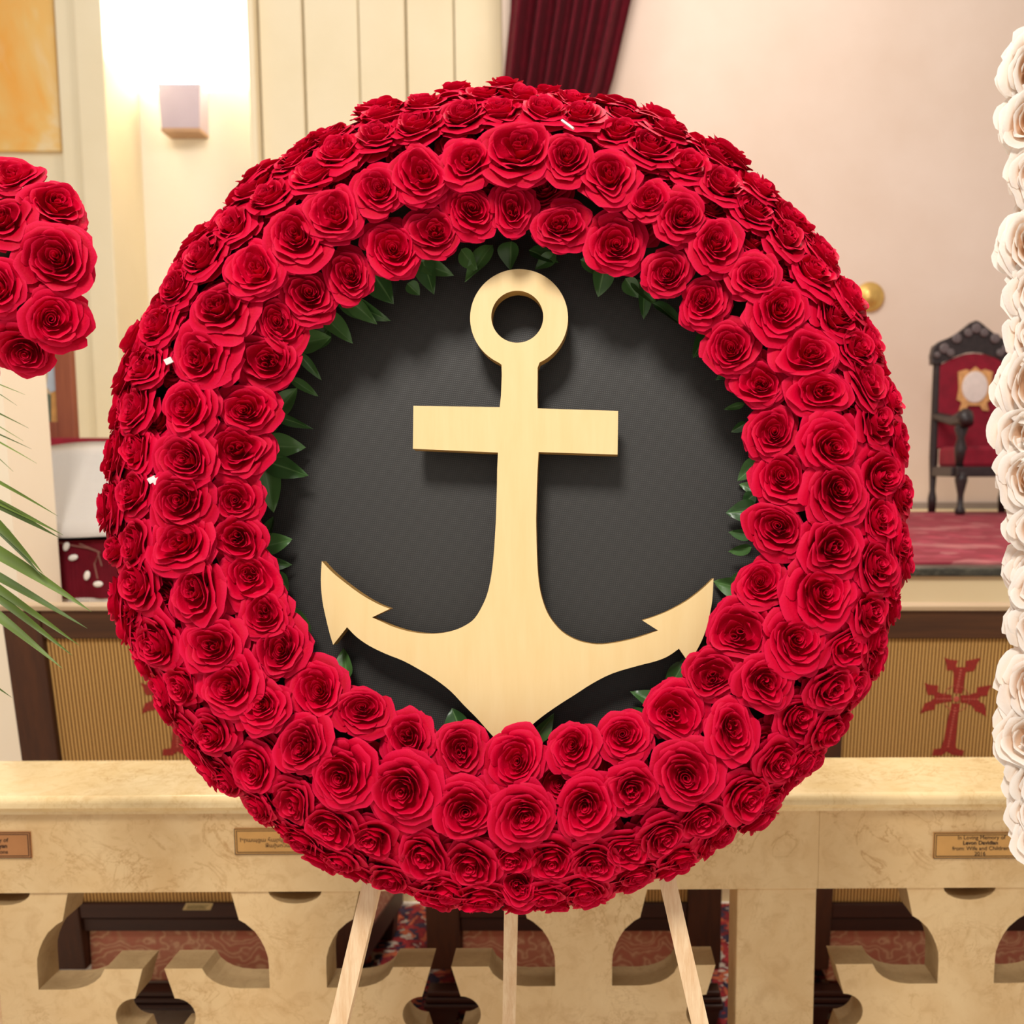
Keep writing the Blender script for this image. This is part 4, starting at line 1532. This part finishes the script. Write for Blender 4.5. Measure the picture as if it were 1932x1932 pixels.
for i in range(ni):
    j = (i + 1) % ni
    f_ = bm.faces.new((fi[i], bi[i], bi[j], fi[j]))
    f_.material_index = 1
bmesh.ops.recalc_face_normals(bm, faces=bm.faces[:])
es = [e for e in bm.edges if (e.verts[0] in fo and e.verts[1] in fo and e.verts[0] not in (fo[0],) ) or (e.verts[0] in fi and e.verts[1] in fi)]
obj('ring', bm, [M['gold_wood'], M['gold_edge']], anchor)


def plate(name, pts, seams, bev=0.0012):
    bm = bmesh.new()
    n_ = len(pts)
    P2 = [az(p_) for p_ in pts]
    extrude_outline(bm, P2, 0, TH, a3, seams, bev=bev, mi_side=1)
    bmesh.ops.recalc_face_normals(bm, faces=bm.faces[:])
    return obj(name, bm, [M['gold_wood'], M['gold_edge']], anchor)


CBL, CBR = (783, 605), (933, 610)
CLL, CLR = (776, 785), (937, 783)
plate('upper_shank', [JL, (791, 480), (788, 560), CBL, CBR, (932, 560), (933, 490), JR], {3, 7}, 0)
plate('crossbar', [(441, 600), (439, 770), CLL, CLR, (1250, 793), (1252, 620), CBR, CBL], {2, 6}, 0)
left_up = smooth_curve([(768, 1050), (760, 1180), (750, 1270), (735, 1340), (715, 1390), (685, 1440), (650, 1468), (600, 1490), (540, 1502), (480, 1502), (420, 1493), (360, 1475), (310, 1453), (277, 1438)], 3)
l_fl = smooth_curve([(348, 1404), (300, 1385), (230, 1345), (150, 1285), (110, 1250), (78, 1215)], 3)
l_out = smooth_curve([(78, 1215), (74, 1290), (80, 1370), (94, 1440), (110, 1505), (123, 1547)], 3)
l_bot = smooth_curve([(178, 1477), (215, 1515), (265, 1550), (330, 1582), (400, 1610), (465, 1645), (530, 1685), (590, 1732), (640, 1785), (690, 1835), (730, 1880), (815, 1975)], 3)
r_bot = smooth_curve([(815, 1975), (890, 1885), (950, 1832), (1020, 1783), (1080, 1745), (1150, 1700), (1230, 1660), (1330, 1630), (1400, 1612), (1450, 1592), (1493, 1562)], 3)
r_out = smooth_curve([(1530, 1615), (1560, 1575), (1590, 1515), (1610, 1450), (1625, 1370), (1630, 1283)], 3)
r_fl = smooth_curve([(1630, 1283), (1580, 1330), (1520, 1375), (1450, 1413), (1390, 1437), (1348, 1450)], 3)
right_up = smooth_curve([(1410, 1490), (1340, 1515), (1270, 1533), (1190, 1545), (1130, 1540), (1080, 1525), (1030, 1495), (990, 1450), (965, 1405), (945, 1340), (935, 1270), (930, 1180), (927, 1050)], 3)
plate('shank', [CLL, (773, 850), (772, 920), (768, 1050), (927, 1050), (930, 920), (933, 850), CLR], {3, 7}, 0)
arms = left_up + l_fl + l_out[1:] + l_bot + r_bot[1:] + r_out + r_fl[1:] + right_up
plate('arms', arms, {len(arms) - 1}, 0)
for (px, py) in ((980, 810), (975, 1000), (960, 1240)):
    q_ = cam_xyz(px, py, AD) - A0
    obj('spacer', boxm(q_.x - 0.015, q_.x + 0.015, q_.y - 0.02, q_.y + 0.02, -(BD - AD) + 0.0004, -TH), M['gold_edge'], anchor)

# ---------------------------------------------------------------- easel
EP = EYE + WROT @ cam_xyz(985, 480, BD + 0.045)
ez = thing('easel', 'pale pine tripod easel carrying the rose wreath, three legs showing below', 'easel', (EP.x, EP.y, 0))


def leg(pa_, pb_, w, t_, name='leg'):
    """A bar through two points, carried on to the floor."""
    d_ = pb_ - pa_
    pf = pa_ + d_ * ((0.004 - pa_.z) / d_.z)
    bm = bmesh.new()
    beam(bm, pa_ - ez.location, pf - ez.location, w, t_)
    return obj(name, bm, M['pine'], ez)


E = lambda px, py, d_: EYE + WROT @ cam_xyz(px, py, d_)
leg(E(975, 520, BD + 0.03), E(640, 1932, BD + 0.03), 0.0215, 0.020)
leg(E(1000, 520, BD + 0.03), E(1321, 1932, BD + 0.03), 0.0205, 0.020)
leg(E(985, 500, BD + 0.066), at_y(962, 1850, 1.50), 0.0195, 0.020, 'leg')
bm = bmesh.new()
beam(bm, E(760, 1480, BD + 0.046) - ez.location, E(1200, 1480, BD + 0.046) - ez.location, 0.02, 0.012, Vector((0, 0, 1)))
obj('crossbar', bm, M['pine'], ez)
bm = bmesh.new()
beam(bm, E(930, 500, BD + 0.05) - ez.location, E(1040, 500, BD + 0.05) - ez.location, 0.03, 0.012, Vector((0, 0, 1)))
obj('head_block', bm, M['pine'], ez)

# ---------------------------------------------------------------- red rose spray at the left edge
SD = 1.20
rs = random.Random(23)
S0 = cam_xyz(-66, 496, SD)
spray = lean_thing('red_rose_spray', 'cluster of red roses cut off by the left edge of the photo', 'flowers', S0)
bm = bmesh.new()
bmesh.ops.create_uvsphere(bm, u_segments=20, v_segments=12, radius=1)
for v in bm.verts:
    v.co = Vector((v.co.x * 0.085, v.co.y * 0.115, v.co.z * 0.035 - 0.015))
obj('foam_core', bm, M['foam'], spray, True)
for px, py, r, w, nx, ny in ((25, 325, 62, 0.045, .25, .6), (112, 388, 66, 0.04, .75, .35), (5, 418, 62, 0.07, .0, .2), (98, 490, 84, 0.07, .18, .02), (-5, 545, 60, 0.075, 0, -.1), (112, 608, 72, 0.06, .45, -.15), (42, 668, 72, 0.045, .2, -.6), (60, 440, 50, 0.03, .3, .3), (-70, 350, 62, 0.045, -.1, .6), (-90, 480, 66, 0.075, -.1, 0), (-80, 600, 66, 0.06, -.1, -.3), (-60, 690, 60, 0.035, -.1, -.6), (-160, 420, 60, 0.03, -.7, .2), (-165, 560, 60, 0.03, -.7, -.2)):
    n_ = Vector((nx, ny, 0.8)).normalized()
    place_rose(spray, RED, cam_xyz(px - 4, py - 6, SD - w) - S0, n_, r * 0.94 / F * (SD - w), rs, r > 58 and px > -40)
pole = bmesh.new()
p0 = EYE + WROT @ (S0 + Vector((-0.055, 0, -0.03)))
inv = spray.matrix_world.inverted()
tube(pole, [inv @ p0, inv @ Vector((p0.x, p0.y + 0.02, 0.0))], 0.010, 10)
obj('stand_pole', pole, M['pine'], spray, True)
bm = bmesh.new()
lathe(bm, [(0.13, 0.0), (0.13, 0.012), (0.02, 0.02)], 0, 0, 24)
bm.transform(inv @ Matrix.Translation((p0.x, p0.y + 0.02, 0)))
obj('stand_base', bm, M['ebony'], spray, True)

# ---------------------------------------------------------------- white rose column at the right edge
WD = 1.16
c0 = cam_xyz(1975, 860, WD)
ws = lean_thing('white_rose_column', 'tall column of cream white roses cut off by the right edge of the photo', 'flowers', c0)
obj('foam_board', boxm(-0.005, 0.05, -0.47, 0.47, -0.035, -0.012), M['white_foam'], ws)
rv = random.Random(31)
ROW = [(1962, 122, 76, .35), (1950, 218, 70, 0), (1962, 322, 66, 0), (1944, 384, 40, -.5), (1942, 455, 70, -.1), (1955, 545, 66, 0), (1955, 628, 62, -.1), (1948, 722, 76, -.1), (1940, 812, 74, -.15), (1946, 895, 72, 0), (1930, 955, 40, -.5), (1958, 990, 64, 0), (1948, 1070, 62, -.3), (1970, 1110, 66, 0), (1958, 1185, 66, -.1), (1950, 1296, 80, -.1), (1950, 1392, 80, -.12), (1968, 1475, 72, 0), (1962, 1540, 62, -.1), (1968, 1585, 64, 0)]
for px, py, r, nx in ROW:
    n_ = Vector((nx - 0.12 + rv.uniform(-.1, .1), rv.uniform(-.15, .15), 0.9)).normalized()
    w = 0.03 if nx < -.25 else 0.045
    place_rose(ws, WHITE, cam_xyz(px + 10, py, WD - w) - c0, n_, r / F * (WD - w) * 1.06, rv, True)
for i in range(18):
    py = 165 + i * 82
    place_rose(ws, WHITE, cam_xyz(1968 + rv.uniform(-6, 6), py, WD - 0.010) - c0, Vector((-0.65, rv.uniform(-.3, .3), 0.7)).normalized(), 0.037, rv, False)
for i in range(9):
    py = 150 + i * 175
    place_rose(ws, WHITE, cam_xyz(2060, py, WD - 0.04) - c0, Vector((0.3, 0, 0.9)).normalized(), 0.042, rv, False)
invw = ws.matrix_world.inverted()
p0 = EYE + WROT @ (c0 + Vector((0.03, -0.3, -0.045)))
bm = bmesh.new()
tube(bm, [invw @ (p0 + Vector((0, 0, 0.5))), invw @ Vector((p0.x, p0.y, 0.0))], 0.011, 10)
obj('stand_pole', bm, M['pine'], ws, True)
bm = bmesh.new()
lathe(bm, [(0.14, 0.0), (0.14, 0.012), (0.02, 0.02)], 0, 0, 24)
bm.transform(invw @ Matrix.Translation((p0.x, p0.y, 0)))
obj('stand_base', bm, M['ebony'], ws, True)

# ---------------------------------------------------------------- potted palm at the left
PD = 1.45
pw = at_y(-170, 1900, PD)
palm = thing('potted_palm', 'green palm with long narrow leaflets reaching in from the left edge', 'plant', (pw.x, PD, 0))
bm = bmesh.new()
lathe(bm, [(0.10, 0.0), (0.145, 0.24), (0.155, 0.24), (0.155, 0.28), (0.135, 0.28), (0.13, 0.25)], 0, 0, 28, cap=False)
bm.faces.new([bm.verts.new((0.10 * cos(-2 * pi * i / 28), 0.10 * sin(-2 * pi * i / 28), 0.001)) for i in range(28)])
pot = obj('pot', bm, M['terracotta'], palm, True)
bm = bmesh.new()
lathe(bm, [(0.132, 0.235), (0.132, 0.252)], 0, 0, 28)
obj('soil', bm, M['soil'], palm)
kz = 0.34166
THICK = [(0, 630, 320, 860, 8), (0, 725, 350, 965, 12), (0, 775, 330, 980, 16), (0, 870, 240, 1180, 22), (0, 905, 236, 1196, 16), (0, 1060, 505, 1388, 26), (0, 1150, 482, 1480, 18), (0, 1225, 440, 1575, 17), (0, 1285, 400, 1630, 19), (0, 1365, 345, 1702, 22), (0, 1740, 66, 1862, 11)]
THIN = [(0, 105, 140, 190, 4), (0, 140, 95, 250, 3), (0, 280, 160, 375, 4.5), (0, 310, 130, 445, 3), (0, 375, 175, 490, 4.5), (0, 430, 205, 570, 5), (0, 495, 75, 615, 4), (5, 800, 70, 950, 4)]


def pl(px, py, d_): return at_y(px, py, d_) - palm.location


def rachis(pts, d_, name='frond'):
    bm = bmesh.new()
    P3 = [Vector((0, 0, 0.24))] + [pl(px, py, d_) for px, py in pts]
    C = []
    for i in range(len(P3) - 1):
        for k_ in range(6):
            t = k_ / 6
            a, b, c_, e = P3[max(i - 1, 0)], P3[i], P3[i + 1], P3[min(i + 2, len(P3) - 1)]
            C.append(0.5 * ((2 * b) + (c_ - a) * t + (2 * a - 5 * b + 4 * c_ - e) * t * t + (3 * b - a - 3 * c_ + e) * t ** 3))
    C.append(P3[-1])
    tube(bm, C, [0.009 - 0.007 * i / len(C) for i in range(len(C))], 8)
    return obj(name, bm, M['bark'], palm, True), C


def leaflet(fr_, a, b, wid, droop, rng):
    L = (b - a).length
    d_ = (b - a) / L
    s = Vector((0, 0, 1)).cross(d_)
    s = (s - d_ * s.dot(d_)).normalized()
    up = d_.cross(s)
    tw = rng.uniform(0.2, 0.9)
    side = (up * cos(tw) + s * sin(tw)).normalized()
    nrm = d_.cross(side)
    V, Fc, A = [], [], []
    n_ = 14
    for i in range(n_ + 1):
        t = i / n_
        w = wid * min(1, 0.35 + 3.2 * t) * (1 - max(0, (t - 0.35) / 0.65) ** 1.6) + 0.0003
        c_ = a + (b - a) * t + Vector((0, 0, droop * 4 * t * (1 - t)))
        V += [tuple(c_ - side * w * .5 + nrm * w * .18), tuple(c_), tuple(c_ + side * w * .5 + nrm * w * .18)]
        A += [1, 0, 1]
    for i in range(n_):
        for k_ in (0, 1):
            q_ = i * 3 + k_
            Fc.append((q_, q_ + 3, q_ + 4, q_ + 1))
    link(bpy.data.objects.new('leaflet', mesh_of('leaflet', V, Fc, A, M['palm'])), fr_)


rp = random.Random(8)
FR = [(-230, 1700), (-200, 1400), (-160, 1100), (-120, 850), (-95, 640)]
f1, C1 = rachis(FR, PD)
f2, C2 = rachis([(-250, 1600), (-250, 1200), (-190, 850), (-130, 600), (-90, 480)], PD + 0.16)
for lst, fr_, C_, d_ in ((THICK, f1, C1, PD), (THIN, f2, C2, PD + 0.16)):
    for x0, y0, x1, y1, w in lst:
        ax, ay, bx, by = x0 * kz, 680 + y0 * kz, x1 * kz, 680 + y1 * kz
        a0, b0 = pl(ax, ay, d_), pl(bx, by, d_ - 0.05)
        dirv = (a0 - b0).normalized()
        # start on the rachis: the point of it nearest to the line carried back
        best = min(C_, key=lambda q_: ((q_ - b0) - dirv * (q_ - b0).dot(dirv)).length)
        leaflet(fr_, best, b0, w / F * d_ * 1.0, rp.uniform(0.0, 0.012), rp)
    # the other rank, away from the frame
    for i in range(12):
        q_ = C_[10 + int((len(C_) - 12) * i / 12)]
        leaflet(fr_, q_, q_ + Vector((-0.30, rp.uniform(-.1, .1), -0.12 + rp.uniform(-.05, .05))), 0.013, 0.02, rp)
